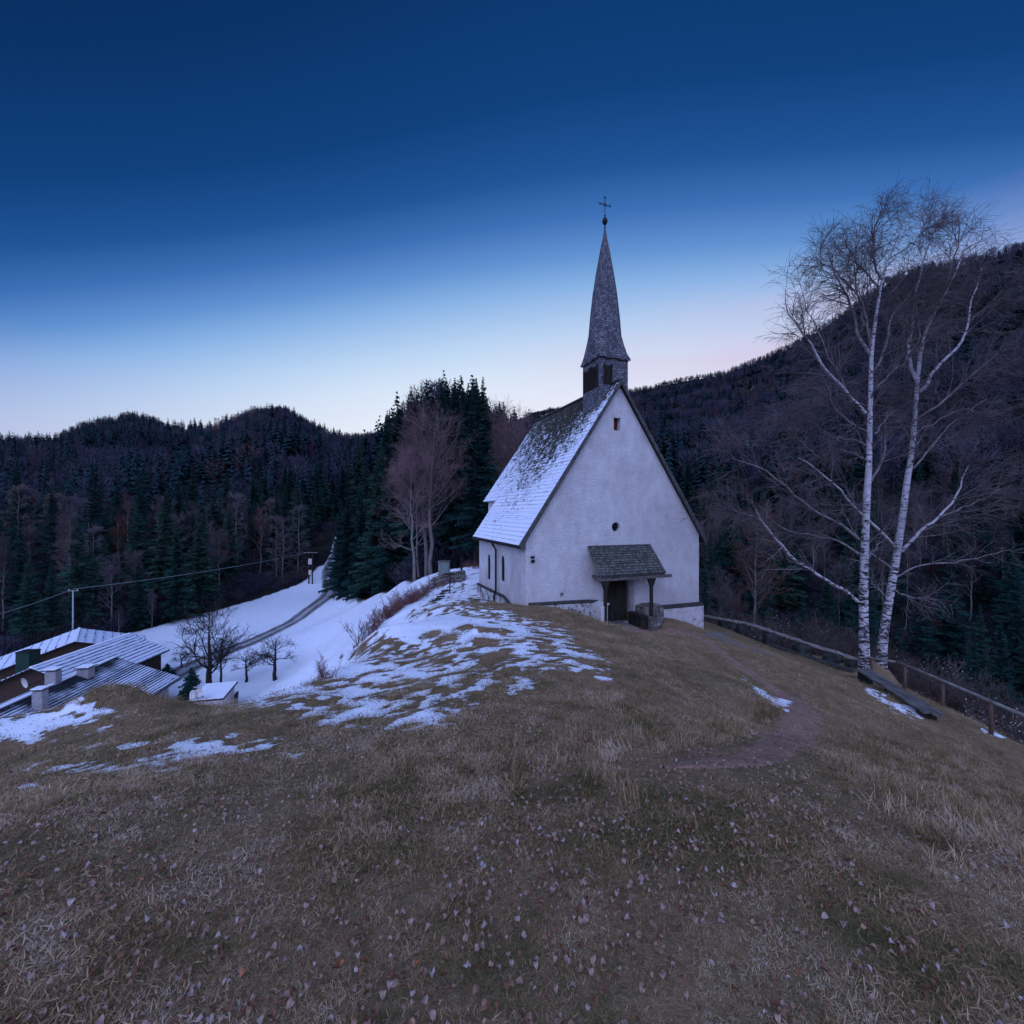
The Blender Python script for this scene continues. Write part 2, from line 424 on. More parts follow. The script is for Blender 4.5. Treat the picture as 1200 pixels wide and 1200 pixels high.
def m_plaster(h):
    p = h.obj()
    n1 = h.noise(p, 1.1, 5, 0.6); n2 = h.noise(p, 14, 4, 0.65); n3 = h.noise(h.mapping(p, (1.6,1.6,.8)), 1.3, 6, 0.7)
    c = h.ramp(n1, [(0.25, (.50,.475,.475)), (0.75, (.70,.675,.675))])
    c = h.mix(h.maprange(n3, .50, .85, 0, .8), c, (.36,.33,.33))
    blot = h.noise(p, .55, 7, .72, .8)
    c = h.mix(h.maprange(blot, .50, .72, 0, .55), c, (.40,.36,.36))
    c = h.mix(h.maprange(blot, .42, .28, 0, .5), c, (.74,.71,.70))
    c = h.mix(1.0, c, h.ramp(n2, [(.25, .82), (.7, 1.06)]), 'MULTIPLY')
    z = h.n('ShaderNodeSeparateXYZ'); h.set(z.inputs[0], p)
    low = h.maprange(h.math('ADD', z.outputs[2], h.math('MULTIPLY', n3, 1.6)), 2.5, 1.4)
    c = h.mix(h.math('MULTIPLY', low, .35), c, (.25,.23,.24))
    cr = h.noise(h.mapping(p, (1,1,1)), 2.2, 9, .75)
    crack = h.maprange(h.math('ABSOLUTE', h.math('SUBTRACT', cr, .5)), 0, .004, .25, 0)
    c = h.mix(h.math('MULTIPLY', crack, h.maprange(n1, .55, .65)), c, (.15,.14,.15))
    # trowel relief in uneven courses
    w = h.noise(h.mapping(p, (2.5, 2.5, 10)), 2.4, 5, 0.65, .4)
    return dict(color=c, normal=h.bump(h.math('ADD', w, h.math('MULTIPLY', n2, .6)), 0.9, 0.07), rough=.95)
M_PLASTER = mat('lime_plaster', m_plaster, spec=.1)
M_REVEAL = noisy('reveal_plaster', (.34,.31,.30), (.50,.47,.45), 5, .4, .02)
def m_plinth(h):
    p = h.obj(); n = h.noise(p, 3.2, 5, .7); n2 = h.noise(p, 12, 4, .7)
    c = h.ramp(n, [(.42, (.10,.095,.10)), (.52, (.42,.40,.40)), (.7, (.60,.57,.56))])
    return dict(color=c, normal=h.bump(h.math('ADD', n, n2), .8, .05))
M_PLINTH = mat('plinth_render', m_plinth)
def m_plinth2(h):
    p = h.obj(); n = h.noise(p, 4.2, 5, .7)
    c = h.ramp(n, [(.30, (.11,.10,.10)), (.40, (.36,.34,.34)), (.7, (.56,.53,.52))])
    return dict(color=c, normal=h.bump(n, .8, .05))
M_PLINTH2 = mat('plinth_render_light', m_plinth2)
M_CAP = noisy('mossy_ledge', (.022,.022,.022), (.07,.07,.062), 7, .8, .03)

def shingles(name, axes, c0, c1, c2, rowh=.16, w=.12, snow=False, ridge=10.6):
    def fn(h):
        p = h.obj(); s = h.n('ShaderNodeSeparateXYZ'); h.set(s.inputs[0], p)
        x, y, z = s.outputs
        u = {'x': x, 'y': y}.get(axes)
        if axes == 'polar': u = h.math('MULTIPLY', h.math('ARCTAN2', h.math('SUBTRACT', y, 1.16), x), .45)
        elif u is None: u = h.math('ADD', x, y)
        cb = h.n('ShaderNodeCombineXYZ'); h.set(cb.inputs[0], u); h.set(cb.inputs[1], z)
        b = h.n('ShaderNodeTexBrick'); h.set(b.inputs['Vector'], cb.outputs[0])
        b.inputs['Scale'].default_value = 1; b.inputs['Brick Width'].default_value = w; b.inputs['Row Height'].default_value = rowh
        b.inputs['Mortar Size'].default_value = .007; b.inputs['Color1'].default_value = (0,0,0,1); b.inputs['Color2'].default_value = (1,1,1,1); b.inputs['Mortar'].default_value = (.5,.5,.5,1)
        b.offset = .37
        rnd = b.outputs['Color']; mor = b.outputs['Fac']
        n = h.noise(p, .8, 4, .6); nf = h.noise(p, 9, 4, .7)
        f = h.math('ADD', h.math('MULTIPLY', rnd, .55), h.math('MULTIPLY', h.math('ADD', n, nf), .25))
        c = h.ramp(f, [(.15, c0), (.5, c1), (.85, c2)])
        c = h.mix(h.math('MULTIPLY', mor, .75), c, (.012,.012,.014))
        fr = h.math('FRACT', h.math('DIVIDE', z, rowh))
        c = h.mix(1.0, c, h.ramp(fr, [(0, 1.15), (.7, .95), (1, .45)]), 'MULTIPLY')
        hgt = h.math('ADD', h.math('MULTIPLY', fr, -1.0), h.math('MULTIPLY', h.math('ADD', rnd, nf), .3))
        nrm = h.bump(hgt, .8, .02)
        if snow:
            sv = h.mapping(p, (3.2, 1.6, 1.2), rot=(0.0, 0.0, 0.0))
            sn = h.noise(sv, 1.5, 8, .72, .5)
            # less snow towards the ridge and the chancel, most along the lower half and the verge
            lim = h.math('ADD', h.maprange(z, 3.6, 10.6, .98, .10), h.maprange(y, 2.6, -.2, 0, .45))
            lim = h.math('ADD', lim, h.maprange(y, 4.5, 9.5, 0, .25))
            sn2 = h.noise(h.mapping(p, (9, 5, 7)), 1.6, 5, .75)
            e = h.math('ADD', lim, h.math('ADD', h.math('MULTIPLY', h.math('SUBTRACT', sn, .5), 2.2), h.math('MULTIPLY', h.math('SUBTRACT', sn2, .5), 1.9)))
            k = h.maprange(e, .44, .62)
            edge = h.math('MULTIPLY', h.maprange(fr, .80, .97, 0, .6), h.maprange(h.noise(p, 2.3, 4, .7), .46, .60))
            k = h.math('MULTIPLY', k, h.math('SUBTRACT', 1, edge))
            moss = h.mix(h.maprange(h.noise(p, 1.3, 5, .65), .35, .6), c, (.040,.042,.020))
            c = h.mix(k, h.mix(.8, c, moss), (.74,.78,.86))
            nrm = h.bump(h.math('ADD', hgt, h.math('MULTIPLY', k, 1.2)), .8, .02)
        return dict(color=c, normal=nrm, rough=.9)
    return mat(name, fn, spec=.15)
M_ROOF = shingles('snowy_shingles', 'y', (.020,.020,.018), (.055,.052,.042), (.11,.10,.085), .19, .14, True)
M_TOWER_X = shingles('tower_shingles', 'xy', (.045,.045,.055), (.10,.10,.115), (.19,.19,.21), .11, .085)
M_SPIRE = shingles('spire_shingles', 'polar', (.045,.045,.055), (.10,.10,.115), (.19,.19,.21), .11, .07)
M_PORCHROOF = shingles('porch_shingles', 'x', (.035,.037,.034), (.085,.088,.078), (.16,.16,.145), .10, .09)
M_DARKWOOD = noisy('dark_wood', (.010,.008,.007), (.035,.028,.024), 9, .5, .01, (1,1,.25))
M_VERGE = noisy('weathered_verge', (.030,.030,.030), (.10,.10,.095), 7, .6, .02)
M_OLDWOOD = noisy('grey_weathered_wood', (.10,.095,.088), (.33,.30,.27), 10, .6, .01, (1,.2,1))
M_BENCH = noisy('bench_wood', (.040,.038,.038), (.15,.14,.13), 10, .6, .01, (1,.2,1))
M_REDWOOD = noisy('red_brown_shutter', (.05,.012,.008), (.11,.025,.018), 7, .4, .01)
M_POSTWOOD = noisy('reddish_post', (.06,.038,.028), (.16,.095,.068), 8, .5, .01, (1,1,.2))
M_IRON = noisy('dark_iron', (.006,.006,.008), (.02,.018,.02), 10, .3, .004, rough=.6)
M_GLASS = mat('dark_glass', None, (.006,.009,.014), .35, .25)
def m_stone(h):
    p = h.obj(); vo = h.n('ShaderNodeTexVoronoi', feature='DISTANCE_TO_EDGE'); h.set(vo.inputs['Vector'], h.mapping(p, (4.2,4.2,7.5))); vo.inputs['Scale'].default_value = 1
    vc = h.n('ShaderNodeTexVoronoi'); h.set(vc.inputs['Vector'], h.mapping(p, (4.2,4.2,7.5))); vc.inputs['Scale'].default_value = 1
    sv = h.n('ShaderNodeSeparateColor'); h.set(sv.inputs[0], vc.outputs['Color'])
    c = h.ramp(sv.outputs[0], [(0, (.05,.042,.038)), (.5, (.12,.10,.088)), (1, (.20,.175,.155))])
    c = h.mix(1, c, h.ramp(h.noise(p, 9, 4, .7), [(.25,.6),(.75,1.3)]), 'MULTIPLY')
    e = h.maprange(vo.outputs['Distance'], .02, .09)
    c = h.mix(e, (.13,.12,.115), c)
    return dict(color=c, normal=h.bump(e, .9, .04))
M_STONE = mat('rubble_stone', m_stone)
M_DARKSTONE = noisy('dark_rock', (.012,.013,.013), (.05,.05,.048), 5, 1.0, .05)
M_SLAB = noisy('flagstone', (.07,.07,.075), (.17,.165,.165), 5, .6, .02)
M_SNOW = noisy('snow', (.68,.72,.80), (.82,.85,.90), 3, .5, .03, rough=.7)
def m_path(h):
    p = h.pos(); n = h.noise(p, 24, 5, .75); n2 = h.noise(p, 3.5, 4, .6)
    c = h.ramp(n, [(.25, (.15,.085,.060)), (.5, (.28,.170,.122)), (.8, (.44,.31,.25))])
    c = h.mix(1, c, h.ramp(n2, [(.3, .65), (.7, 1.1)]), 'MULTIPLY')
    sn = h.math('ADD', h.attr('snow'), h.math('MULTIPLY', h.math('SUBTRACT', h.noise(h.mapping(p, (6,10,6)), 1.0, 6, .7, .2), .5), 1.1))
    k = h.maprange(sn, .5, .6)
    c = h.mix(k, c, (.78,.81,.88))
    return dict(color=c, normal=h.bump(n, .8, .03))
M_PATH = mat('trodden_earth', m_path, spec=.1)
def m_gravel(h):
    p = h.pos(); n = h.noise(p, 40, 4, .75)
    c = h.ramp(n, [(.25, (.09,.07,.06)), (.5, (.16,.13,.115)), (.8, (.28,.24,.23))])
    return dict(color=c, normal=h.bump(n, .8, .03))
M_GRAVEL = mat('pale_gravel', m_gravel, spec=.1)
def m_road(h):
    p = h.pos(); u = h.attr('across')
    n = h.noise(h.mapping(p, (.6,.25,.6)), 2, 6, .7); nf = h.noise(p, 5, 4, .6)
    rut = h.math('ABSOLUTE', h.math('SUBTRACT', h.math('ABSOLUTE', u), .48))
    k = h.maprange(h.math('ADD', rut, h.math('MULTIPLY', h.math('SUBTRACT', n, .5), .9)), .08, .36)
    c = h.mix(k, h.mix(nf, (.06,.055,.06), (.15,.135,.13)), (.34,.35,.39))
    ed = h.maprange(h.math('ADD', h.math('ABSOLUTE', u), h.math('MULTIPLY', h.math('SUBTRACT', nf, .5), .5)), .82, .98)
    c = h.mix(ed, c, (.70,.73,.79))
    return dict(color=c, normal=h.bump(n, .5, .05))
M_ROAD = mat('snowy_road', m_road)

def m_birch(h):
    p = h.obj()
    n = h.noise(h.mapping(p, (2.6, 2.6, 9)), 1.5, 5, .7)
    n2 = h.noise(h.mapping(p, (1.2,1.2,1.0)), 1.4, 5, .6)
    z = h.n('ShaderNodeSeparateXYZ'); h.set(z.inputs[0], p)
    base = h.maprange(z.outputs[2], 0.0, 6.5, .13, .025)
    k = h.maprange(h.math('ADD', n, h.math('ADD', base, h.math('MULTIPLY', h.math('SUBTRACT', n2, .5), .25))), .56, .63)
    c = h.mix(k, h.mix(n2, (.30,.28,.30), (.56,.53,.55)), (.030,.024,.024))
    return dict(color=c, normal=h.bump(n, .4, .02))
M_BIRCH = mat('birch_bark', m_birch, spec=.15)
M_BTWIG = noisy('birch_twig', (.060,.046,.048), (.17,.14,.145), 3, .2, .01)
M_BLIMB = noisy('birch_limb', (.085,.07,.072), (.26,.23,.235), 5, .3, .01)
M_BARK = noisy('grey_bark', (.07,.06,.055), (.19,.165,.155), 3, .6, .03, (3,3,.6))
M_DBARK = noisy('dark_bark', (.012,.010,.009), (.04,.034,.030), 4, .6, .03)
M_RTWIG = noisy('reddish_twigs', (.10,.060,.062), (.23,.145,.14), 2, .2, .01, rnd=.25)
def rnd_mat(name, stops, n0=.7, n1=1.25, sc=1.2):
    def fn(h):
        r = h.n('ShaderNodeObjectInfo').outputs['Random']
        c = h.ramp(r, stops)
        nz = h.noise(h.obj(), sc, 4, .6)
        c = h.mix(1, c, h.ramp(nz, [(.3, n0), (.7, n1)]), 'MULTIPLY')
        return dict(color=c)
    return mat(name, fn, spec=.05)
M_SPRUCE = rnd_mat('spruce_needles', [(0, (.008,.026,.026)), (.5, (.013,.038,.035)), (1, (.024,.055,.040))], .5, 1.5)
M_FARCON = rnd_mat('far_conifer', [(0, (.009,.024,.032)), (.6, (.014,.033,.040)), (1, (.022,.042,.048))], .5, 1.5, .5)  # bluish tint puts distance haze into the needle colour
M_FARBARE = rnd_mat('far_bare_crown', [(0, (.028,.030,.048)), (.45, (.042,.040,.058)), (.75, (.066,.062,.088)), (.92, (.070,.042,.042)), (1, (.09,.062,.054))], .65, 1.3, .6)  # blue cast in the crown colours stands in for haze
M_LARCH = rnd_mat('larch_twigs', [(0, (.085,.070,.080)), (.6, (.14,.115,.13)), (1, (.17,.12,.10))], .7, 1.25, .6)
M_BARETWIG = rnd_mat('bare_twigs', [(0, (.036,.030,.038)), (.4, (.066,.050,.058)), (.7, (.12,.10,.115)), (1, (.11,.055,.045))], .7, 1.25, .6)
M_HEDGE = noisy('bramble_stems', (.09,.036,.03), (.20,.095,.08), 2, .2, .01, rnd=.2)
M_BRUSH = noisy('brush_stems', (.050,.036,.034), (.12,.09,.082), 2, .2, .01, rnd=.3)
M_SEED = noisy('dry_seedheads', (.30,.27,.26), (.50,.46,.45), 6, .2, .01)
def m_blade(h):
    r = h.n('ShaderNodeObjectInfo').outputs['Random']; p = h.pos()
    n = h.noise(p, .9, 4, .65); n2 = h.noise(p, 3.5, 3, .6)
    f = h.math('ADD', h.math('MULTIPLY', r, .55), h.math('MULTIPLY', h.math('SUBTRACT', h.math('ADD', n, n2), .76), 1.15))
    c = h.ramp(f, [(0, (.050,.062,.020)), (.24, (.085,.082,.030)), (.45, (.195,.126,.060)), (.7, (.31,.205,.115)), (1, (.46,.35,.25))])
    return dict(color=c)
M_BLADE = mat('grass_blade', m_blade, spec=.1)
def m_leaf(h):
    r = h.n('ShaderNodeObjectInfo').outputs['Random']
    c = h.ramp(r, [(0, (.12,.045,.022)), (.3, (.20,.10,.06)), (.6, (.30,.19,.14)), (.86, (.32,.22,.19)), (.97, (.40,.32,.31)), (1, (.34,.12,.04))])
    n = h.noise(h.obj(), 30, 3, .6)
    return dict(color=h.mix(1, c, h.ramp(n, [(.3, .6), (.7, 1.2)]), 'MULTIPLY'))
M_LEAF = mat('fallen_leaf', m_leaf, spec=.2)

# ------------------------------------------------------------------ ground sheet
M_list = [M_GROUND]
Vc = len(V)-1
me = bpy.data.meshes.new('ground')
tri = [(0,0,0)]
me = np_mesh('ground', V[:-1], Q, M_list)
nv = len(V)-1
gx, gy = V[:-1,0], V[:-1,1]
rr = np.hypot(gx, gy)
snow = np.zeros(nv); nearm = rr < 240
snow[nearm] = snow_amount(gx[nearm], gy[nearm])
snow[~nearm] = .1
_dm = np.full(nv, 1e9)
for _i in range(len(CLEAR)):
    _dm = np.minimum(_dm, seg_d(gx, gy, *CLEAR[_i], *CLEAR[(_i+1) % len(CLEAR)]))
_sd = np.where(inside(gx, gy, CLEAR), -_dm, _dm)
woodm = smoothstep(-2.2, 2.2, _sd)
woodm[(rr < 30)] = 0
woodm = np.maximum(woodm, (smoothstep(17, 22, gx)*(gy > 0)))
# rocky snow patches high on the right hill and small clearings on the left one
dirt = np.zeros(nv)
ppx = 600+F*gx/np.maximum(gy, .3); ppy = 600-F*V[:-1,2]/np.maximum(gy, .3)
for cx, cy, sx, sy in ((870,455,14,12),(640,487,14,5),(252,590,4,7),(355,578,6,4)):
    g = np.exp(-((ppx-cx)/sx)**2-((ppy-cy)/sy)**2)*(rr > 150)*smoothstep(-.05, .25, fbm(gx/14, gy/30, 3, 19))*.75
    woodm = woodm*(1-np.clip(g*1.6, 0, 1)); snow = np.maximum(snow, g*.9)
for nm_, arr in (('snow', snow), ('wood', woodm), ('dirt', dirt)):
    at = me.attributes.new(nm_, 'FLOAT', 'POINT'); at.data.foreach_set('value', arr.astype(np.float32))
me.polygons.foreach_set('use_smooth', [True]*len(me.polygons))
ground = bpy.data.objects.new('ground', me); COL.objects.link(ground); ground['kind'] = 'structure'

def ribbon(name, pts, widths, material, lift=.02, nacross=9, step=.25, ragged=.15, kind='structure', seed=1):
    """strip draped over the terrain"""
    P_ = np.array([p[:2] for p in pts], float); n = len(P_)
    d = np.concatenate([[0], np.cumsum(np.hypot(*np.diff(P_, axis=0).T))]); L = d[-1]
    s = np.linspace(0, L, int(L/step)+2)
    # smooth by averaging
    cx = np.interp(s, d, P_[:,0]); cy = np.interp(s, d, P_[:,1]); w = np.interp(s, d, widths)
    k = max(3, int(len(s)*.06)); ker = np.ones(k)/k
    def sm(a): return np.convolve(np.pad(a, (k//2, k-1-k//2), mode='reflect', reflect_type='odd'), ker, 'valid')
    cx, cy = sm(cx), sm(cy)
    tx = np.gradient(cx); ty = np.gradient(cy); tl = np.hypot(tx, ty)+1e-9; nx, ny = ty/tl, -tx/tl
    u = np.linspace(-1, 1, nacross)
    wl = 1+ragged*(fbm(s*1.3, s*0+seed, 3, seed)*2+fbm(s*6, s*0+seed, 3, seed+7)*1.6); wr = 1+ragged*(fbm(s*1.3, s*0+seed+9, 3, seed+3)*2+fbm(s*6, s*0+seed, 3, seed+17)*1.6)
    U, Sg = np.meshgrid(u, s)
    wid = np.where(U < 0, wl[:,None], wr[:,None])*w[:,None]/2
    X = cx[:,None]+nx[:,None]*U*wid; Y = cy[:,None]+ny[:,None]*U*wid
    Z = H(X, Y)+lift*(1-np.abs(U)**4*1.2)
    Vv = np.stack([X.ravel(), Y.ravel(), Z.ravel()], 1)
    ii = np.arange((len(s)-1)*nacross).reshape(len(s)-1, nacross)[:,:-1]
    q = np.stack([ii.ravel(), ii.ravel()+1, ii.ravel()+nacross+1, ii.ravel()+nacross], 1)
    m = np_mesh(name, Vv, q, [material])
    a = m.attributes.new('across', 'FLOAT', 'POINT'); a.data.foreach_set('value', U.ravel().astype(np.float32))
    a = m.attributes.new('snow', 'FLOAT', 'POINT'); a.data.foreach_set('value', snow_amount(X.ravel(), Y.ravel()).astype(np.float32))
    m.polygons.foreach_set('use_smooth', [True]*len(m.polygons))
    o = bpy.data.objects.new(name, m); COL.objects.link(o)
    if kind: o['kind'] = kind
    return o, (cx, cy)

pth = [(742,742),(775,742),(805,742),(828,752),(848,768),(872,787),(900,802),(925,818),(941,836),(941,850),(932,864),(915,876),(893,886),(860,896),(820,905),(775,915)]
pp = [hit(a, b, 3)[:2] for a, b in pth]
PATH, _ = ribbon('dirt_path', pp, [1.0,1.0,.8,.55,.42,.42,.5,.6,.62,.58,.46,.36,.30,.24,.16,.05], M_PATH, .014, 13, .04, .28)
pp = [hit(a, b, 15)[:2] for a, b in ((826,741),(850,748),(872,757),(900,765))]
ribbon('gravel_path', pp, [1.4,1.9,1.8,.9], M_GRAVEL, .03, 9, .15, .25, seed=5)
pp = [hit(a, b, 17)[:2] for a, b in ((562,703),(559,692),(556,680),(549,672),(541,669))]
ribbon('brown_path', pp, [1.9,1.7,1.6,1.9,1.6], M_PATH, .04, 9, .2, .12, seed=8)
RD = [(-40.5,46),(-41,54),(-41.5,61),(-40,68),(-39.5,76),(-39.6,84),(-40.5,93),(-42.5,102),(-45,110),(-49,118),(-52,125),(-54,135),(-58,150)]
ribbon('road', RD, [4.8]*len(RD), M_ROAD, .05, 11, .5, .05)

# ------------------------------------------------------------------ sky and light
W = bpy.data.worlds.new('World'); S.world = W; W.use_nodes = True
h = NT(W.node_tree); bg = W.node_tree.nodes['Background']
g = h.n('ShaderNodeTexCoord').outputs['Generated']
sx = h.n('ShaderNodeSeparateXYZ'); h.set(sx.inputs[0], g)
x, y, z = sx.outputs
hl = h.math('SQRT', h.math('ADD', h.math('MULTIPLY', x, x), h.math('MULTIPLY', y, y)))
hl = h.math('MAXIMUM', hl, .001)
dot = h.math('DIVIDE', h.math('ADD', h.math('MULTIPLY', x, .17), h.math('MULTIPLY', y, .985)), hl)
az = h.math('SUBTRACT', 1, dot)
zz = h.math('MAXIMUM', z, 0)
azc = h.math('MINIMUM', h.math('MULTIPLY', az, .50), .36)
sfac = h.math('ADD', zz, azc)
front = h.ramp(sfac, [(0, (.93,.94,.98)), (.16, (.88,.91,.98)), (.25, (.77,.83,.96)), (.31, (.66,.77,.94)), (.37, (.49,.66,.90)), (.45, (.25,.45,.79)), (.50, (.12,.285,.64)), (.555, (.046,.160,.47)), (.61, (.013,.088,.31)), (.69, (.004,.050,.20)), (.82, (.002,.030,.13)), (1, (.002,.019,.085))])
# pinkish afterglow low in the right and left
pk = h.math('MULTIPLY', h.maprange(x, -.1, .55), h.math('MULTIPLY', h.maprange(zz, .10, .26), h.maprange(zz, .46, .28)))
pn = h.noise(h.mapping(g, (1.5, 1.5, 9)), 1.4, 4, .5)
pk = h.math('MULTIPLY', pk, h.maprange(pn, .35, .65, .15, .7))
front = h.mix(pk, front, (.70,.50,.72))
pl = h.math('MULTIPLY', h.maprange(x, -.25, -.75), h.maprange(zz, .28, .06))
front = h.mix(h.math('MULTIPLY', pl, .65), front, (.46,.42,.66))
# unseen sky behind the camera, made brighter than the front as added fill light
back = h.ramp(zz, [(0, (.42,.45,.95)), (.4, (.45,.58,1.0)), (1, (.25,.40,.85))])
back = h.mix(1.0, back, (2.35,2.35,2.65), 'MULTIPLY')
bk = h.math('MULTIPLY', h.maprange(y, .30, -.25), h.maprange(zz, .99, .75))
sky = h.mix(bk, front, back)
ns = h.n('ShaderNodeTexSky', sky_type='NISHITA'); ns.sun_disc = False; ns.sun_elevation = math.radians(1.5); ns.sun_rotation = math.radians(10); ns.altitude = 700
sky = h.mix(1.0, sky, h.mix(1.0, ns.outputs[0], (.003,.003,.003), 'MULTIPLY'), 'ADD')
h.set(bg.inputs[0], sky); bg.inputs[1].default_value = 1.0
W.cycles.sampling_method = 'AUTOMATIC'
dusk_fill = bpy.data.lights.new('dusk_fill', 'SUN'); dusk_fill.energy = .55; dusk_fill.angle = math.radians(50); dusk_fill.color = (.72,.76,1.0)  # soft cool fill from behind the camera, added to brighten the dusk
so = bpy.data.objects.new('dusk_fill', dusk_fill); COL.objects.link(so)
so.rotation_euler = Vector((-.25, -.75, .62)).to_track_quat('Z', 'Y').to_euler()

# ------------------------------------------------------------------ camera
cam = bpy.data.cameras.new('camera'); co = bpy.data.objects.new('camera', cam); COL.objects.link(co)
cam.sensor_width = 36; cam.lens = F/1200*36; cam.clip_start = .05; cam.clip_end = 9000
co.location = (0,0,0); co.rotation_euler = (math.pi/2, 0, 0)
S.camera = co
S.view_settings.view_transform = 'Standard'; S.view_settings.look = 'None'; S.view_settings.exposure = 0; S.view_settings.gamma = 1
S.render.engine = 'CYCLES'; S.render.resolution_x = 1024; S.render.resolution_y = 1024
S.cycles.max_bounces = 5; S.cycles.diffuse_bounces = 3; S.cycles.use_fast_gi = False
# ------------------------------------------------------------------ the chapel
CZ = -5.0; CA = math.atan2(.342, .94)
cu = np.array([.9397,.342]); cv = np.array([-.342,.9397]); c0 = np.array([.56,18.0])+cu*4.475
HW = 4.475; EH = 4.05; AH = 10.75; SL = (AH-EH)/HW
def chl(x, y, z=0): p = c0+cu*x+cv*y; return (p[0], p[1], CZ+z)
def facx(px, out=0.0):      # local x on the plane y=-out for a photo column
    k = (px-600)/F; o = c0-cv*out
    return (k*o[1]-o[0])/(cu[0]-k*cu[1])
def facz(px, py, out=0.0):
    lx = facx(px, out); D = (c0-cv*out+cu*lx)[1]
    return (600-py)/F*D-CZ
def lefty(px, xl=-HW):
    k = (px-600)/F; o = c0+cu*xl
    return (k*o[1]-o[0])/(cv[0]-k*cv[1])
def leftz(px, py, xl=-HW):
    D = (c0+cu*xl+cv*lefty(px, xl))[1]; return (600-py)/F*D-CZ

chapel = empty('chapel', (c0[0], c0[1], CZ), CA, 'small white plastered chapel with steep snowy shingle roof and shingled ridge turret', 'chapel')
mb = MB(); mb.prism([(-HW,-2.4),(HW,-2.4),(HW,EH),(0,AH-.06),(-HW,EH)], 0, 7.0)
wall = mb.build('nave_wall', [M_PLASTER, M_REVEAL], chapel)
def arch_poly(x0, x1, z0, z1, n=10, pointed=0.0):
    r = (x1-x0)/2; cx = (x0+x1)/2; zc = z1-r*(1+pointed)
    return [(x0,z0),(x1,z0)]+[(cx+r*math.cos(a), zc+r*(1+pointed)*math.sin(a)) for a in np.linspace(0, math.pi, n)]
dx0, dx1 = facx(709), facx(739); dz0 = .10; dz1 = facz(724, 674)+.1
c_door = MB(); c_door.prism(arch_poly(dx0, dx1+.16, dz0-.05, dz1+.12), -.5, .62)
gx0, gx1 = facx(719.2), facx(727); gz0, gz1 = facz(723, 504.5), facz(723, 489.5)
c_gab = MB().box(gx0, gx1, -.5, .35, gz0, gz1)
rx = facx(721.8); rz = facz(721.8, 617.5)
c_round = MB(); c_round.prism([(rx+.21*math.cos(a), rz+.21*math.sin(a)) for a in np.linspace(0, 2*math.pi, 20, endpoint=False)], -.5, .3)
vx = facx(658.5); vz = facz(658.5, 697)
c_vent = MB().box(vx-.08, vx+.08, -.3, .2, vz-.09, vz+.09)
cut = [c_door, c_gab, c_round, c_vent]
wins = []
for px, yt, yb in ((589.3, 651, 681), (573, 649, 679)):
    wy = lefty(px); z1 = leftz(px, yt); z0 = leftz(px, yb)
    c = MB(); c.prism(arch_poly(-.24, .24, z0, z1, 8, .3), -.5, .5)
    c.v = [(-HW+v[1]*.6, wy+v[0], v[2]) for v in c.v]
    cut.append(c); wins.append((wy, z0, z1))
carve(wall, cut)
for k, (wy, z0, z1) in enumerate(wins):
    m = MB(); m.prism(arch_poly(-.23, .23, z0, z1, 8, .3), .035, .055); m.v = [(-HW+v[1], wy+v[0], v[2]) for v in m.v]
    w = m.build('lancet_window', M_GLASS, chapel)
    m = MB()
    for zz_ in np.arange(z0+.15, z1-.1, .22): m.box(-HW+.018, -HW+.034, wy-.22, wy+.22, zz_, zz_+.02)
    m.box(-HW+.016, -HW+.036, wy-.012, wy+.012, z0, z1-.03)
    m.build('glazing_bars', M_IRON, w)
# door leaf with boards, reveal arch
m = MB(); m.prism(arch_poly(dx0, dx1, dz0, dz1), .30, .38)
nb = 6
for k in range(nb):
    a = dx0+(dx1-dx0)*k/nb; m.box(a+.012, a+(dx1-dx0)/nb-.012, .275, .30, dz0+.02, dz1-.28-abs(k-2.5)*.07)
m.box(dx0+.05, dx1-.05, .255, .275, dz0+.45, dz0+.55); m.box(dx0+.05, dx1-.05, .255, .275, dz1-.85, dz1-.75)
door = m.build('door', M_DARKWOOD, chapel)
MB().tube([(dx0+.14,.27,dz0+.95),(dx0+.14,.21,dz0+1.0),(dx0+.14,.21,dz0+1.12),(dx0+.14,.27,dz0+1.17)], .015, 6).build('door_handle', M_IRON, door)
# pale moulded arch around the doorway
m = MB(); n = 12; ro = []
x0_, x1_ = dx0-.02, dx1+.18
r = (x1_-x0_)/2; cx = (x0_+x1_)/2; zc = dz1+.12-r
pin = [(x1_, dz0-.1)]+[(cx+r*math.cos(a), zc+r*math.sin(a)) for a in np.linspace(0, math.pi, n)]+[(x0_, dz0-.1)]
pout = [(x1_+.16, dz0-.1)]+[(cx+(r+.16)*math.cos(a), zc+(r+.16)*math.sin(a)) for a in np.linspace(0, math.pi, n)]+[(x0_-.16, dz0-.1)]
vv = [(a, -.05, b) for a, b in pin]+[(a, -.05, b) for a, b in pout]+[(a, .01, b) for a, b in pin]+[(a, .01, b) for a, b in pout]
k = len(pin); ff = []
for i_ in range(k-1): ff += [(i_, i_+1, k+i_+1, k+i_), (i_, i_+1, 2*k+i_+1, 2*k+i_), (k+i_, k+i_+1, 3*k+i_+1, 3*k+i_)]
m.add(vv, ff); m.build('door_surround', M_REVEAL, chapel)
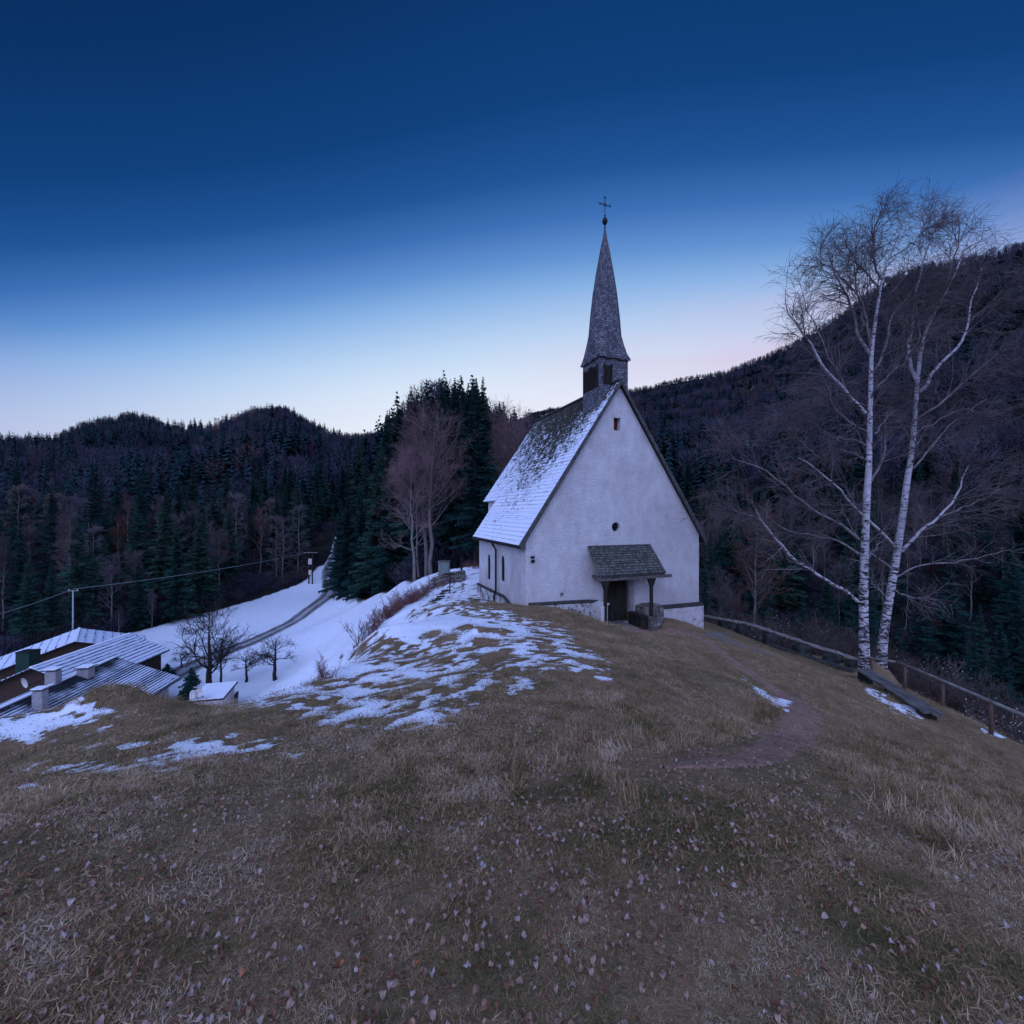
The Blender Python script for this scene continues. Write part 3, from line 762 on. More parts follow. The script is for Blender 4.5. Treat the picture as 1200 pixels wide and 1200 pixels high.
# gable hatch, round window
m = MB().box(gx0+.01, gx1-.01, .24, .28, gz0+.01, gz1-.01)
for k in range(3):
    a = gz0+(gz1-gz0)*(k+.2)/3; m.box(gx0+.03, gx1-.03, .215, .238, a, a+(gz1-gz0)*.2)
m.build('gable_hatch', M_REDWOOD, chapel)
m = MB(); m.prism([(rx+.2*math.cos(a), rz+.2*math.sin(a)) for a in np.linspace(0, 2*math.pi, 20, endpoint=False)], .18, .2)
ow = m.build('round_window', M_GLASS, chapel)
MB().box(rx-.012, rx+.012, .155, .175, rz-.19, rz+.19).box(rx-.19, rx+.19, .15, .17, rz-.012, rz+.012).build('glazing_bars', M_IRON, ow)
nx_ = facx(624); nz_ = facz(624, 656)
MB().box(nx_-.09, nx_+.09, -.035, .0, nz_+.06, nz_+.15).lathe([(.0,-.08),(.075,-.05),(.09,.0),(.075,.05),(.0,.08)], 10, (nx_,-.05,nz_-.05)).build('plaque', M_IRON, chapel)
# plinths
def plinth(poly, y0, y1, capz): pass
m = MB()
zl = facz(650, 706)
m.prism([(-HW-.03,-2.3),(facx(703),-2.3),(facx(703), zl-.16),(facx(690), zl-.10),(facx(660), zl-.06),(-HW-.03, zl-.04)], -.13, .01)
pl1 = m.build('plinth', M_PLINTH, chapel)
m = MB(); m.prism([(-HW+.12, zl-.05),(facx(660), zl-.07),(facx(690), zl-.11),(facx(704), zl-.17),(facx(704), zl-.05),(facx(690), zl+.02),(facx(660), zl+.05),(-HW+.12, zl+.07)], -.16, -.001)
m.build('ledge', M_CAP, pl1)
zr = facz(800, 711)
m = MB(); m.box(facx(772), HW+.14, -.16, .01, -2.3, zr).box(HW-.01, HW+.14, .012, 6.9, -2.3, zr); pl2 = m.build('plinth', M_PLINTH2, chapel)
m = MB(); m.prism([(facx(772), zr+.001),(HW+.16, zr+.001),(HW+.06, zr+.17),(facx(772), zr+.17)], -.17, -.001); m.build('ledge', M_CAP, pl2)
m = MB(); yb = 6.3
m.add([(-HW-.12,1.0,-2),(-HW-.12,7.1,-2),(-HW-.12,7.1,.95),(-HW-.12,yb*.6,1.0),(-HW-.12,2.6,1.05),(-HW-.12,1.0,.75),(-HW+.01,1.0,-2),(-HW+.01,7.1,-2),(-HW+.01,7.1,.95),(-HW+.01,yb*.6,1.0),(-HW+.01,2.6,1.05),(-HW+.01,1.0,.75)],
      [(0,1,2,3,4,5),(6,11,10,9,8,7),(0,5,11,6),(5,4,10,11),(4,3,9,10),(3,2,8,9),(2,1,7,8)])
pl3 = m.build('plinth', M_PLINTH, chapel)
m = MB(); m.tube([(-HW-.09,1.0,.77),(-HW-.09,2.6,1.09),(-HW-.09,yb*.6,1.04),(-HW-.09,7.0,.98)], .07, 6); m.build('ledge', M_CAP, pl3)
# chancel
CHW = 3.15; ap = [(-CHW,6.9),(-CHW,9.6),(-1.5,12.1),(1.5,12.1),(CHW,9.6),(CHW,6.9)]
m = MB(); m.prismz(ap[::-1], -2.2, 5.85); m.build('chancel_wall', M_PLASTER, chapel)
# roofs: courses of shingles as real steps
def roof_quad(mb, p0, p1, q1, q0, n, th=.035, depth=.05):
    """p0-p1 the ridge edge, q0-q1 the eave edge; n courses, each overlapping the one below"""
    p0, p1, q0, q1 = map(Vector, (p0, p1, q0, q1))
    nr = (p1-p0 if (p1-p0).length > .01 else q1-q0).cross(q0-p0).normalized()
    if nr.z < 0: nr = -nr
    for k in range(n):
        a, b = k/n, (k+1)/n
        jit = .006*math.sin(k*2.3)
        tp = [p0.lerp(q0, a), p1.lerp(q1, a)]; bt = [p0.lerp(q0, b)+(q0-p0)*.004, p1.lerp(q1, b)+(q1-p1)*.004]
        t0, t1 = tp[0]+nr*.006, tp[1]+nr*.006; b0, b1 = bt[0]+nr*(th+jit), bt[1]+nr*(th+jit)
        d0, d1 = bt[0]-nr*.02, bt[1]-nr*.02; e0, e1 = tp[0]-nr*.02, tp[1]-nr*.02
        mb.add([t0,t1,b1,b0,d1,d0,e0,e1], [(0,1,2,3),(3,2,4,5),(0,3,5,6),(1,7,4,2),(6,5,4,7)])
EX = HW+.30; ez = AH-SL*EX
CX = CHW+.28; cz_ = AH-SL*CX
m = MB()
yf = -.16
roof_quad(m, (0,yf,AH+.06), (0,7.12,AH+.06), (-EX,7.12,ez+.06), (-EX,yf,ez+.06), 42)
roof_quad(m, (0,yf,AH+.06), (0,7.12,AH+.06), (EX,7.12,ez+.06), (EX,yf,ez+.06), 42)
for sg in (-1, 1):
    roof_quad(m, (0,7.121,AH+.055), (0,9.5,AH+.055), (sg*CX,9.7,cz_+.055), (sg*CX,7.121,cz_+.055), 30)
    roof_quad(m, (0,9.501,AH+.05), (0,9.501,AH+.05), (sg*1.62,12.4,cz_+.05), (sg*CX,9.701,cz_+.05), 30)
roof_quad(m, (0,9.5,AH+.045), (0,9.5,AH+.045), (1.62,12.4,cz_+.045), (-1.62,12.4,cz_+.045), 30)
roof = m.build('roof', M_ROOF, chapel, fix=False)
# boarding below, so the roof has thickness
m = MB()
m.prism([(0,AH+.035),(-EX,ez+.035),(-EX+.04,ez-.08),(0,AH-.10)], yf+.02, 7.1)
m.prism([(0,AH+.035),(EX,ez+.035),(EX-.04,ez-.08),(0,AH-.10)], yf+.02, 7.1)
m.build('roof_boarding', M_DARKWOOD, chapel)
m = MB()
for sg in (-1, 1):
    m.prism([(0,AH+.11),(0,AH-.09),(sg*(EX-.03),ez-.13),(sg*(EX+.05),ez+.07)], yf-.05+(.003 if sg > 0 else 0), yf+.03+(.003 if sg > 0 else 0))
m.build('verge_board', M_VERGE, chapel)
m = MB(); m.beam((0,yf,AH+.12),(0,9.45,AH+.12),.20,.07); m.build('ridge_cap', M_VERGE, chapel)
m = MB(); m.tube([(-EX-.06,yf,ez-.02),(-EX-.06,7.15,ez-.04)], .07, 8); m.build('gutter', M_IRON, chapel)
m = MB(); m.tube([(EX+.06,yf,ez-.02),(EX+.06,7.15,ez-.04)], .07, 8); m.build('gutter', M_IRON, chapel)
dy = lefty(584)
m = MB(); m.tube([(-EX-.05,dy,ez-.05),(-EX+.02,dy,ez-.2),(-HW-.13,dy,ez-.42),(-HW-.13,dy,1.2),(-HW-.22,dy,.95),(-HW-.22,dy,.45),(-HW-.42,dy,.35)], .05, 8); m.build('downspout', M_IRON, chapel, smooth=True)
# porch
po = 1.04
pz1 = facz(725, 638)-.02; pz0 = facz(740, 672.5, po)
pl_, pr_ = facx(689), facx(761); ql_, qr_ = facx(702.5, po), facx(779.5, po)
xl_, xr_ = (pl_+ql_)/2, (pr_+qr_)/2
m = MB(); roof_quad(m, (xl_,-.02,pz1), (xr_,-.02,pz1), (xr_,-po-.08,pz0-.02), (xl_,-po-.08,pz0-.02), 16, .03)
m.add([(xl_+.02,-.02,pz1-.02),(xr_-.02,-.02,pz1-.02),(xr_-.02,-po-.03,pz0-.04),(xl_+.02,-po-.03,pz0-.04),(xl_+.02,-.02,pz1-.12),(xr_-.02,-.02,pz1-.12),(xr_-.02,-po-.03,pz0-.11),(xl_+.02,-po-.03,pz0-.11)],
      [(0,1,2,3),(4,7,6,5),(0,3,7,4),(1,5,6,2),(3,2,6,7)])
proof = m.build('porch_roof', M_PORCHROOF, chapel, fix=False)
m = MB().box(facx(700.5,po), facx(787,po), -po-.02, -po+.12, pz0-.24, pz0-.12)
m.box(xl_+.22, xl_+.34, -po+.12, -.002, pz0-.23, pz0-.12).box(xr_-.34, xr_-.22, -po+.12, -.002, pz0-.23, pz0-.12)
m.build('porch_beam', M_BENCH, chapel)
for px in (709.5, 763.5):
    a = facx(px, po-.05)
    zb = -.2 if px < 720 else facz(764, 722, po-.05)
    m = MB().box(a-.055, a+.055, -po+.01, -po+.12, zb, pz0-.24)
    m.add([(a-.07,-po+.02,pz0-.62),(a-.07,-po+.11,pz0-.62),(a-.20,-po+.02,pz0-.242),(a-.20,-po+.11,pz0-.242),(a+.07,-po+.02,pz0-.62),(a+.07,-po+.11,pz0-.62),(a+.22,-po+.02,pz0-.242),(a+.22,-po+.11,pz0-.242)],
          [(0,1,3,2),(0,2,6,4),(1,5,7,3),(4,6,7,5),(2,3,7,6)])
    m.build('porch_post', M_DARKWOOD, chapel)
# low stone walls on either side of the door
def blob_box(m, x0, x1, y0, y1, z0, z1, n=7, amp=.04, seed=1):
    nxx, nyy, nzz = 8, 8, 7; idx = {}; vv = []; ff = []
    r_ = random.Random(seed)
    def vid(i, j, k):
        if (i,j,k) not in idx:
            a, b, c = i/nxx*2-1, j/nyy*2-1, k/nzz*2-1
            # round the corners off
            s_ = .90+.10*(1-min(1, (abs(a)**6*abs(b)**6+abs(a)**6*max(c,0)**6+abs(b)**6*max(c,0)**6)))
            X = (x0+x1)/2+a*(x1-x0)/2*s_; Y = (y0+y1)/2+b*(y1-y0)/2*s_; Z = (z0+z1)/2+c*(z1-z0)/2*(s_ if c > 0 else 1)
            idx[(i,j,k)] = len(vv); vv.append((X+r_.uniform(-amp,amp), Y+r_.uniform(-amp,amp), Z+r_.uniform(-amp,amp)*.7))
        return idx[(i,j,k)]
    for a in range(nxx):
        for b in range(nyy):
            ff.append((vid(a,b,0),vid(a,b+1,0),vid(a+1,b+1,0),vid(a+1,b,0))); ff.append((vid(a,b,nzz),vid(a+1,b,nzz),vid(a+1,b+1,nzz),vid(a,b+1,nzz)))
    for a in range(nxx):
        for c in range(nzz):
            ff.append((vid(a,0,c),vid(a+1,0,c),vid(a+1,0,c+1),vid(a,0,c+1))); ff.append((vid(a,nyy,c),vid(a,nyy,c+1),vid(a+1,nyy,c+1),vid(a+1,nyy,c)))
    for b in range(nyy):
        for c in range(nzz):
            ff.append((vid(0,b,c),vid(0,b,c+1),vid(0,b+1,c+1),vid(0,b+1,c))); ff.append((vid(nxx,b,c),vid(nxx,b+1,c),vid(nxx,b+1,c+1),vid(nxx,b,c+1)))
    m.add(vv, ff)
m = MB(); xa = facx(757, po); xb = facx(777, po*.6)
blob_box(m, xa+.12, xb-.10, -.90, -.03, -1.1, facz(765, 707, .4), amp=.03, seed=3)
blob_box(m, facx(760,po), facx(773,po)+.02, -po-.22, -.75, -1.1, facz(767, 724, po), amp=.03, seed=8)
par = m.build('porch_parapet', M_STONE, chapel, smooth=True)
m = MB(); xs0 = facx(743, .5)
m.box(xs0-.05, xa+.1, -po-.05, -.06, facz(755,722,po)-.06, facz(755,722,po)); m.box(xs0, xa+.1, -po+.03, -.07, -.8, facz(755,722,po)-.061)
m.build('porch_seat', M_DARKWOOD, chapel)
m = MB(); xc = facx(703, .6)
m.prism([(facx(690), -1.2),(facx(711,.9)-.02, -1.2),(facx(711,.9)-.02, facz(706,708,.6)),(facx(700), facz(700,704,.3)),(facx(690), zl-.15)], -1.0, -.18)
m.build('porch_parapet', M_PLINTH2, chapel)
# threshold and steps
dxa, dxb = facx(711, .6), facx(742, .6)
m = MB().box(dxa+.03, dxb, -1.0, .55, -.8, .07).box(facx(722,1.4), facx(757,1.4), -1.75, -1.01, -.9, -.05)
m.build('door_step', M_SLAB, chapel)
m = MB().box(facx(815,-.2), facx(836,-.2), -.9, -.22, -1.2, -.80); m.build('corner_slab', M_SLAB, chapel)

# turret
tw = .75; ty = 1.16; tz1 = 12.2
m = MB()
m.box(-tw, tw, ty-tw, ty+tw, AH-SL*tw-.9, tz1)
tower = m.build('turret', M_TOWER_X, chapel)
def louvre(x0, x1, z0, z1, face):
    m = MB(); n = 9
    if face == 'front':
        m.box(x0, x1, ty-tw-.01, ty-tw+.02, z0, z1)
        for k in range(n):
            a = z0+(z1-z0)*(k+.5)/n; m.add([(x0,ty-tw-.05,a-.05),(x1,ty-tw-.05,a-.05),(x1,ty-tw-.012,a+.045),(x0,ty-tw-.012,a+.045)], [(0,1,2,3)])
        m.box(x0-.05, x0-.001, ty-tw-.07, ty-tw+.01, z0-.05, z1+.05); m.box(x1+.001, x1+.05, ty-tw-.07, ty-tw+.01, z0-.05, z1+.05)
    else:
        m.box(-tw-.01, -tw+.02, x0, x1, z0, z1)
        for k in range(n):
            a = z0+(z1-z0)*(k+.5)/n; m.add([(-tw-.05,x0,a-.05),(-tw-.05,x1,a-.05),(-tw-.012,x1,a+.045),(-tw-.012,x0,a+.045)], [(0,1,2,3)])
        m.box(-tw-.07, -tw+.01, x0-.05, x0-.001, z0-.05, z1+.05); m.box(-tw-.07, -tw+.01, x1+.001, x1+.05, z0-.05, z1+.05)
    return m.build('louvre', M_DARKWOOD if face == 'front' and x0 < -.2 or face == 'side' else M_VERGE, tower)
zz1, zz0 = facz(707, 427, -.41), facz(707, 449, -.41)
louvre(-.50, -.18, zz0, zz1, 'front'); 
m = MB().box(-.08, .50, ty-tw-.03, ty-tw+.01, zz0-.1, zz1-.03).box(-.12,.54,ty-tw-.05,ty-tw+.01,zz1-.028,zz1+.03); m.build('shutter', M_TOWER_X, tower)
louvre(ty-.60, ty-.12, zz0-.1, zz1, 'side'); louvre(ty+.10, ty+.58, zz0-.1, zz1, 'side')
# broach spire: square flared skirt running into an octagon
zs = tz1-.05; prof = [(.83, zs-.14), (.79, zs+.18), (.755, zs+.6), (.715, zs+1.1), (.645, zs+2.0), (.53, zs+3.1), (.37, zs+4.2), (.19, zs+5.25), (.10, zs+5.7), (.035, zs+6.15)]
m = MB(); rings = []
for k, (r, z_) in enumerate(prof):
    t = min(1, k/3.0)      # 0 square, 1 octagon
    c = r*(1-t*.4142*1.41421)/(1) if False else r*(1-.5858*t)
    ring = [(r,-c),(r,c),(c,r),(-c,r),(-r,c),(-r,-c),(-c,-r),(c,-r)]
    rings.append([(a, ty+b, z_) for a, b in ring])
vv = sum(rings, []); ff = []
for k in range(len(prof)-1):
    for i_ in range(8):
        ff.append((k*8+i_, k*8+(i_+1)%8, (k+1)*8+(i_+1)%8, (k+1)*8+i_))
ff.append(tuple(range(8)))
m.add(vv, ff)
# ragged shingle ends along the skirt
rs_ = random.Random(4)
for sd in range(4):
    for k in range(24):
        a = -.83+k*1.66/24; w_ = .065; d_ = rs_.uniform(.03,.085)
        pts = [(a,-.832,zs-.09),(a+w_,-.832,zs-.09),(a+w_,-.845,zs-.14-d_),(a,-.845,zs-.14-d_)]
        cs, sn = [(1,0),(0,1),(-1,0),(0,-1)][sd]
        m.add([(p_[0]*cs-p_[1]*sn, ty+p_[0]*sn+p_[1]*cs, p_[2]) for p_ in pts], [(0,1,2,3)])
m.build('spire', M_SPIRE, tower, fix=False)
st = zs+6.05
m = MB(); m.lathe([(.045,0),(.03,.35),(.03,.45)], 8, (0,ty,st-.1)); m.lathe([(.0,-.17),(.07,-.15),(.115,-.07),(.125,0),(.115,.07),(.07,.15),(0,.17)], 14, (0,ty,st+.47)); fin = m.build('finial_ball', M_IRON, tower, smooth=True)
m = MB(); cz0 = st+.62; cc = cz0+.62
m.tube([(0,ty,cz0),(0,ty,cc+.36)], .018, 6)
def CR(x): return (x*.94, ty-x*.34*0, 0)
m.tube([(-.27,ty,cc),(.27,ty,cc)], .018, 6)
for sx_, sz_ in ((1,0),(-1,0),(0,1)):   # trefoil ends
    ex, ez2 = sx_*.27, sz_*.34
    for ox, oz in ((0,.05),(0,-.05),(.05,0),(-.05,0)): m.lathe([(0,-.028),(.028,0),(0,.028)], 6, (ex+ox, ty, cc+ez2+oz))
for a in (45,135,225,315):
    ca, sa = math.cos(math.radians(a)), math.sin(math.radians(a))
    m.tube([(0,ty,cc),(ca*.09,ty,cc+sa*.11),(ca*.16,ty,cc+sa*.12)], .011, 5)
m.lathe([(.035,-.02),(.05,0),(.035,.02)], 8, (0,ty,cz0+.1))
m.build('spire_cross', M_IRON, tower)
# ------------------------------------------------------------------ vegetation generators
def tubes_np(Pn, Rn, sides):
    """Pn (n,k,3), Rn (n,k) -> verts, quads"""
    n, k, _ = Pn.shape
    d = Pn[:,-1]-Pn[:,0]; d /= np.linalg.norm(d, axis=1, keepdims=True)+1e-9
    ref = np.where(np.abs(d[:,:1]) < .7, np.array([[1.,0,0]]), np.array([[0,1.,0]]))
    t = np.gradient(Pn, axis=1); t /= np.linalg.norm(t, axis=2, keepdims=True)+1e-9
    a = ref[:,None,:]-t*np.sum(ref[:,None,:]*t, axis=2, keepdims=True); a /= np.linalg.norm(a, axis=2, keepdims=True)+1e-9
    b = np.cross(t, a)
    an = 2*np.pi*np.arange(sides)/sides
    Vv = Pn[:,:,None,:]+Rn[:,:,None,None]*(a[:,:,None,:]*np.cos(an)[None,None,:,None]+b[:,:,None,:]*np.sin(an)[None,None,:,None])
    i = np.arange(n)[:,None,None]*k*sides+np.arange(k-1)[None,:,None]*sides; s = np.arange(sides)[None,None,:]; s2 = (s+1) % sides
    q = np.stack(np.broadcast_arrays(i+s, i+s2, i+s2+sides, i+s+sides), -1).reshape(-1, 4)
    return Vv.reshape(-1, 3), q
def join_np(parts):
    vs, fs, o = [], [], 0
    for v, f in parts: vs.append(v); fs.append(f+o); o += len(v)
    return np.concatenate(vs), np.concatenate(fs)

def branch(Pp, Rp, nper, t0, t1, length, lvar, a0, a1, bias, rfrac, rend, k=4, wob=.10, taper_len=0.0, r=rng):
    """grow nper children on each parent polyline (all in numpy)"""
    n, kk, _ = Pp.shape
    N = n*nper; pi = np.repeat(np.arange(n), nper)
    t = r.uniform(t0, t1, N)
    x = t*(kk-1); i0 = np.clip(x.astype(int), 0, kk-2); fr = (x-i0)[:,None]
    p = Pp[pi,i0]*(1-fr)+Pp[pi,i0+1]*fr
    tg = Pp[pi,i0+1]-Pp[pi,i0]; tg /= np.linalg.norm(tg, axis=1, keepdims=True)+1e-9
    pr = Rp[pi,i0]*(1-fr[:,0])+Rp[pi,i0+1]*fr[:,0]
    rv = r.normal(size=(N,3)); rv -= tg*np.sum(rv*tg, 1, keepdims=True); rv /= np.linalg.norm(rv, axis=1, keepdims=True)+1e-9
    an = np.radians(r.uniform(a0, a1, N))[:,None]
    d = tg*np.cos(an)+rv*np.sin(an)
    L = length*(1+r.uniform(-lvar, lvar, N))*(1-taper_len*t)
    pts = np.empty((N,k,3)); pts[:,0] = p
    b = np.array(bias)[None,:]
    for j in range(1, k):
        d = d+b/(k-1)+r.normal(size=(N,3))*wob
        d /= np.linalg.norm(d, axis=1, keepdims=True)+1e-9
        pts[:,j] = pts[:,j-1]+d*(L/(k-1))[:,None]
    r0 = np.minimum(pr*rfrac, pr)[:,None]
    R = r0+(rend-r0)*np.linspace(0, 1, k)[None,:]
    return pts, np.maximum(R, rend)

def obj_np(name, V_, F_, m, parent=None, smooth=True):
    me = np_mesh(name, V_, F_, [m])
    if smooth: me.polygons.foreach_set('use_smooth', [True]*len(me.polygons))
    o = bpy.data.objects.new(name, me); COL.objects.link(o)
    if parent is not None: o.parent = parent
    return o
def mesh_of(name, parts, m):
    v, f = join_np(parts); me = np_mesh(name, v, f, [m]); me.polygons.foreach_set('use_smooth', [True]*len(me.polygons)); return me

def put(name, loc, rotz, meshes, label, cat, group=None, scale=1.0, sx=None):
    """a thing: empty + its parts (sharing mesh data)"""
    o = empty(name, loc, rotz, label, cat, group)
    o.scale = (sx or scale, sx or scale, scale)
    for nm, me_ in meshes:
        c = bpy.data.objects.new(nm, me_); COL.objects.link(c); c.parent = o
    return o

def make_spruce(h_, R, seed, whorls=34, nb=9, m=9, bare=.10):
    r = np.random.default_rng(seed)
    ws = bare+(.99-bare)*np.linspace(0, 1, whorls)**.82
    hh = np.repeat(ws, nb); N = len(hh); hh = np.clip(hh+r.normal(size=N)*.009, bare*.8, .99)
    az = r.uniform(0, 2*np.pi, N)
    prof = np.clip((1-hh)/(1-bare), 0, 1)**.92*np.clip((hh-bare*.4)/.10+.55, 0, 1)
    L = R*prof*(.55+.6*r.random(N))*(1+.22*np.sin(az*3+seed+hh*9))+.04
    up = .35-0.55*(1-hh)
    s = np.linspace(.12, 1.0, m)[None,:]
    rr_ = L[:,None]*s; zz_ = hh[:,None]*h_+L[:,None]*(up[:,None]*s-.28*s**2+.16*s**4)
    ca, sa = np.cos(az)[:,None], np.sin(az)[:,None]
    c = np.stack([rr_*ca, rr_*sa, zz_], -1)
    tri_v = []
    out = np.stack([ca, sa, 0*ca], -1)*np.ones((N,m,1)); side = np.stack([-sa, ca, 0*ca], -1)*np.ones((N,m,1))
    wl = (L[:,None]*.36+.16*np.clip((1-hh[:,None])*4, .15, 1))*(1-.55*s)*(.7+.6*r.random((N,m)))
    bl = (L/m)[:,None]*1.25+.02
    for sg in (-1, 1):
        a = c-out*bl[...,None]*.6; b = c+out*bl[...,None]*.6
        tip = c+side*(sg*wl)[...,None]+out*(wl*.5)[...,None]; tip[...,2] -= wl*(.35+.35*r.random((N,m)))
        tri_v.append(np.stack([a, b, tip], 2))
    a = c-out*bl[...,None]*.5; b = c+out*bl[...,None]*.7; tip = c+out*(wl*.2)[...,None]; tip[...,2] -= wl*(.6+.5*r.random((N,m)))
    tri_v.append(np.stack([a, b, tip], 2))
    Tv = np.concatenate([t_.reshape(-1,3,3) for t_ in tri_v])
    Tv += r.normal(size=Tv.shape)*.022
    Vv = Tv.reshape(-1, 3); Ff = np.arange(len(Vv)).reshape(-1, 3)
    crown = np_mesh('crown', Vv, Ff, [M_SPRUCE])
    z = np.linspace(-1, h_*.97, 7); pt = np.stack([r.normal(size=7)*.04, r.normal(size=7)*.04, z], 1)[None]
    v, f = tubes_np(pt, np.linspace(.26 if h_ > 15 else .15, .03, 7)[None], 7)
    # dead stubs on the bare lower stem
    st, sr = branch(pt, np.full((1,7), .2), 14, .05, bare+.25, R*.45, .5, 70, 95, (0,0,-.2), .15, .012, 3)
    v2, f2 = tubes_np(st, sr, 3)
    tr = np_mesh('trunk', *join_np([(v, f), (v2, f2)]), [M_DBARK])
    return [('trunk', tr), ('crown', crown)]

def make_bare(h_, spread, seed, mt=M_BARK, mw=M_RTWIG, fine=1.0, trunk_r=.22, ang=(30,60), first=.35, lim=26, up=.55, wob=.10, counts=(7,6,3), twr=.010, droop=0.0, clean=True):
    r = np.random.default_rng(seed)
    z = np.linspace(-.6, h_*.96, 9); pt = np.stack([np.cumsum(r.normal(size=9))*h_*.008, np.cumsum(r.normal(size=9))*h_*.008, z], 1)[None]
    R = (trunk_r*(1-np.linspace(0, 1, 9))**.8+.02)[None]
    l1, r1 = branch(pt, R, lim, first, .97, spread, .25, ang[0], ang[1], (0,0,up), .45, .02, 6, wob, .55, r)
    l2, r2 = branch(l1, r1, counts[0], .2, 1, spread*.42, .4, 25, 60, (0,0,up*.6-droop), .6, .011, 5, wob, .3, r)
    l3, r3 = branch(l2, r2, counts[1], .2, 1, spread*.20, .4, 25, 60, (0,0,up*.4-droop), .6, twr*.8, 3, wob, .3, r)
    parts = [tubes_np(l2, r2, 3), tubes_np(l3, np.maximum(r3, twr*.8), 3)]
    if counts[2]:
        l4, r4 = branch(l3, r3, counts[2], .2, 1, spread*.10, .5, 20, 55, (0,0,up*.3-droop), .6, twr*.6, 2, wob, .3, r)
        parts.append(tubes_np(l4, np.maximum(r4, twr*.6), 3))
    tr = mesh_of('trunk', [tubes_np(pt, R, 8), tubes_np(l1, r1, 5)], mt)
    return [('trunk', tr), ('twigs', mesh_of('twigs', parts, mw))]

def make_shrub(h_, seed, stems=22, m=M_BRUSH, counts=(8,4), lean=35, tw=.007, seeds=None):
    r = np.random.default_rng(seed)
    n = stems; a = r.uniform(0, 2*np.pi, n); ln = np.radians(r.uniform(3, lean, n)); L = h_*r.uniform(.6, 1.05, n)
    base = np.stack([r.normal(size=n)*.16*h_, r.normal(size=n)*.16*h_, np.full(n, -.25)], 1)
    d = np.stack([np.cos(a)*np.sin(ln), np.sin(a)*np.sin(ln), np.cos(ln)], 1)
    pts = np.empty((n,6,3)); pts[:,0] = base
    for j in range(1, 6):
        d = d+r.normal(size=(n,3))*.10; d /= np.linalg.norm(d, axis=1, keepdims=True); pts[:,j] = pts[:,j-1]+d*(L/5)[:,None]
    R = np.full((n,1), .012+h_*.004)*np.linspace(1, .35, 6)[None]
    l2, r2 = branch(pts, R, counts[0], .15, 1, h_*.34, .4, 20, 55, (0,0,.3), .7, tw, 4, .12, .4, r)
    l3, r3 = branch(l2, r2, counts[1], .2, 1, h_*.14, .5, 20, 60, (0,0,.1), .7, tw*.7, 2, .12, .2, r)
    out = [('stems', mesh_of('stems', [tubes_np(pts, R, 4), tubes_np(l2, r2, 3), tubes_np(l3, r3, 3)], m))]
    if seeds:
        e = l3[r.random(len(l3)) < seeds][:,-1]
        k = len(e); o3 = r.normal(size=(k,4,3)); o3 /= np.linalg.norm(o3, axis=2, keepdims=True)
        tri_ = e[:,None,:]+o3*.045
        Vv = tri_.reshape(-1,3); Fv = (np.arange(k)[:,None,None]*4+np.array([[0,1,2],[0,2,3],[0,3,1]])[None]).reshape(-1,3)
        out.append(('seedheads', np_mesh('seedheads', Vv, Fv, [M_SEED])))
    return out

# far trees: one light mesh each, used only inside the distant wood
def far_conifer(seed):
    r = np.random.default_rng(seed); L = 12; nb = 8
    hh = np.repeat(np.linspace(.12, .97, L), nb); N = len(hh); az = r.uniform(0, 2*np.pi, N)
    R = .19*(1-hh)**.8*(.7+.6*r.random(N))+.012
    c = np.stack([0*hh, 0*hh, hh+.03], 1); t_ = np.stack([R*np.cos(az), R*np.sin(az), hh-R*.35], 1)
    w = R*.45; s1 = np.stack([-np.sin(az)*w, np.cos(az)*w, -.02*np.ones(N)], 1)
    tri_ = np.stack([c, t_+s1*.9, t_-s1*.9], 1)
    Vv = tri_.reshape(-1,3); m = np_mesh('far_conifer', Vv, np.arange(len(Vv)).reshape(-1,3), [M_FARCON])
    return bpy.data.objects.new('far_conifer', m)
def far_bare(seed):
    r = np.random.default_rng(seed); N = 210
    z = r.uniform(.22, .9, N); az = r.uniform(0, 2*np.pi, N)
    prof = np.sqrt(np.clip(1-((z-.58)/.44)**2, 0, 1))*.26
    rad_ = prof*np.sqrt(r.random(N))
    a = np.stack([rad_*np.cos(az), rad_*np.sin(az), z], 1)
    d = np.stack([np.cos(az)*.5, np.sin(az)*.5, np.full(N, 1.0)], 1)+r.normal(size=(N,3))*.35
    d /= np.linalg.norm(d, axis=1, keepdims=True); sd = np.cross(d, r.normal(size=(N,3))); sd /= np.linalg.norm(sd, axis=1, keepdims=True)
    tri_ = np.stack([a-sd*.009, a+sd*.009, a+d*.17], 1)
    tk = np.array([[[-.012,0,-.03],[.012,0,-.03],[0,0,.8]],[[0,-.012,-.03],[0,.012,-.03],[0,0,.8]]])
    tri_ = np.concatenate([tri_, tk]); Vv = tri_.reshape(-1,3)
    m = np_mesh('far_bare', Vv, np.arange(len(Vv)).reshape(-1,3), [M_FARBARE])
    return bpy.data.objects.new('far_bare', m)

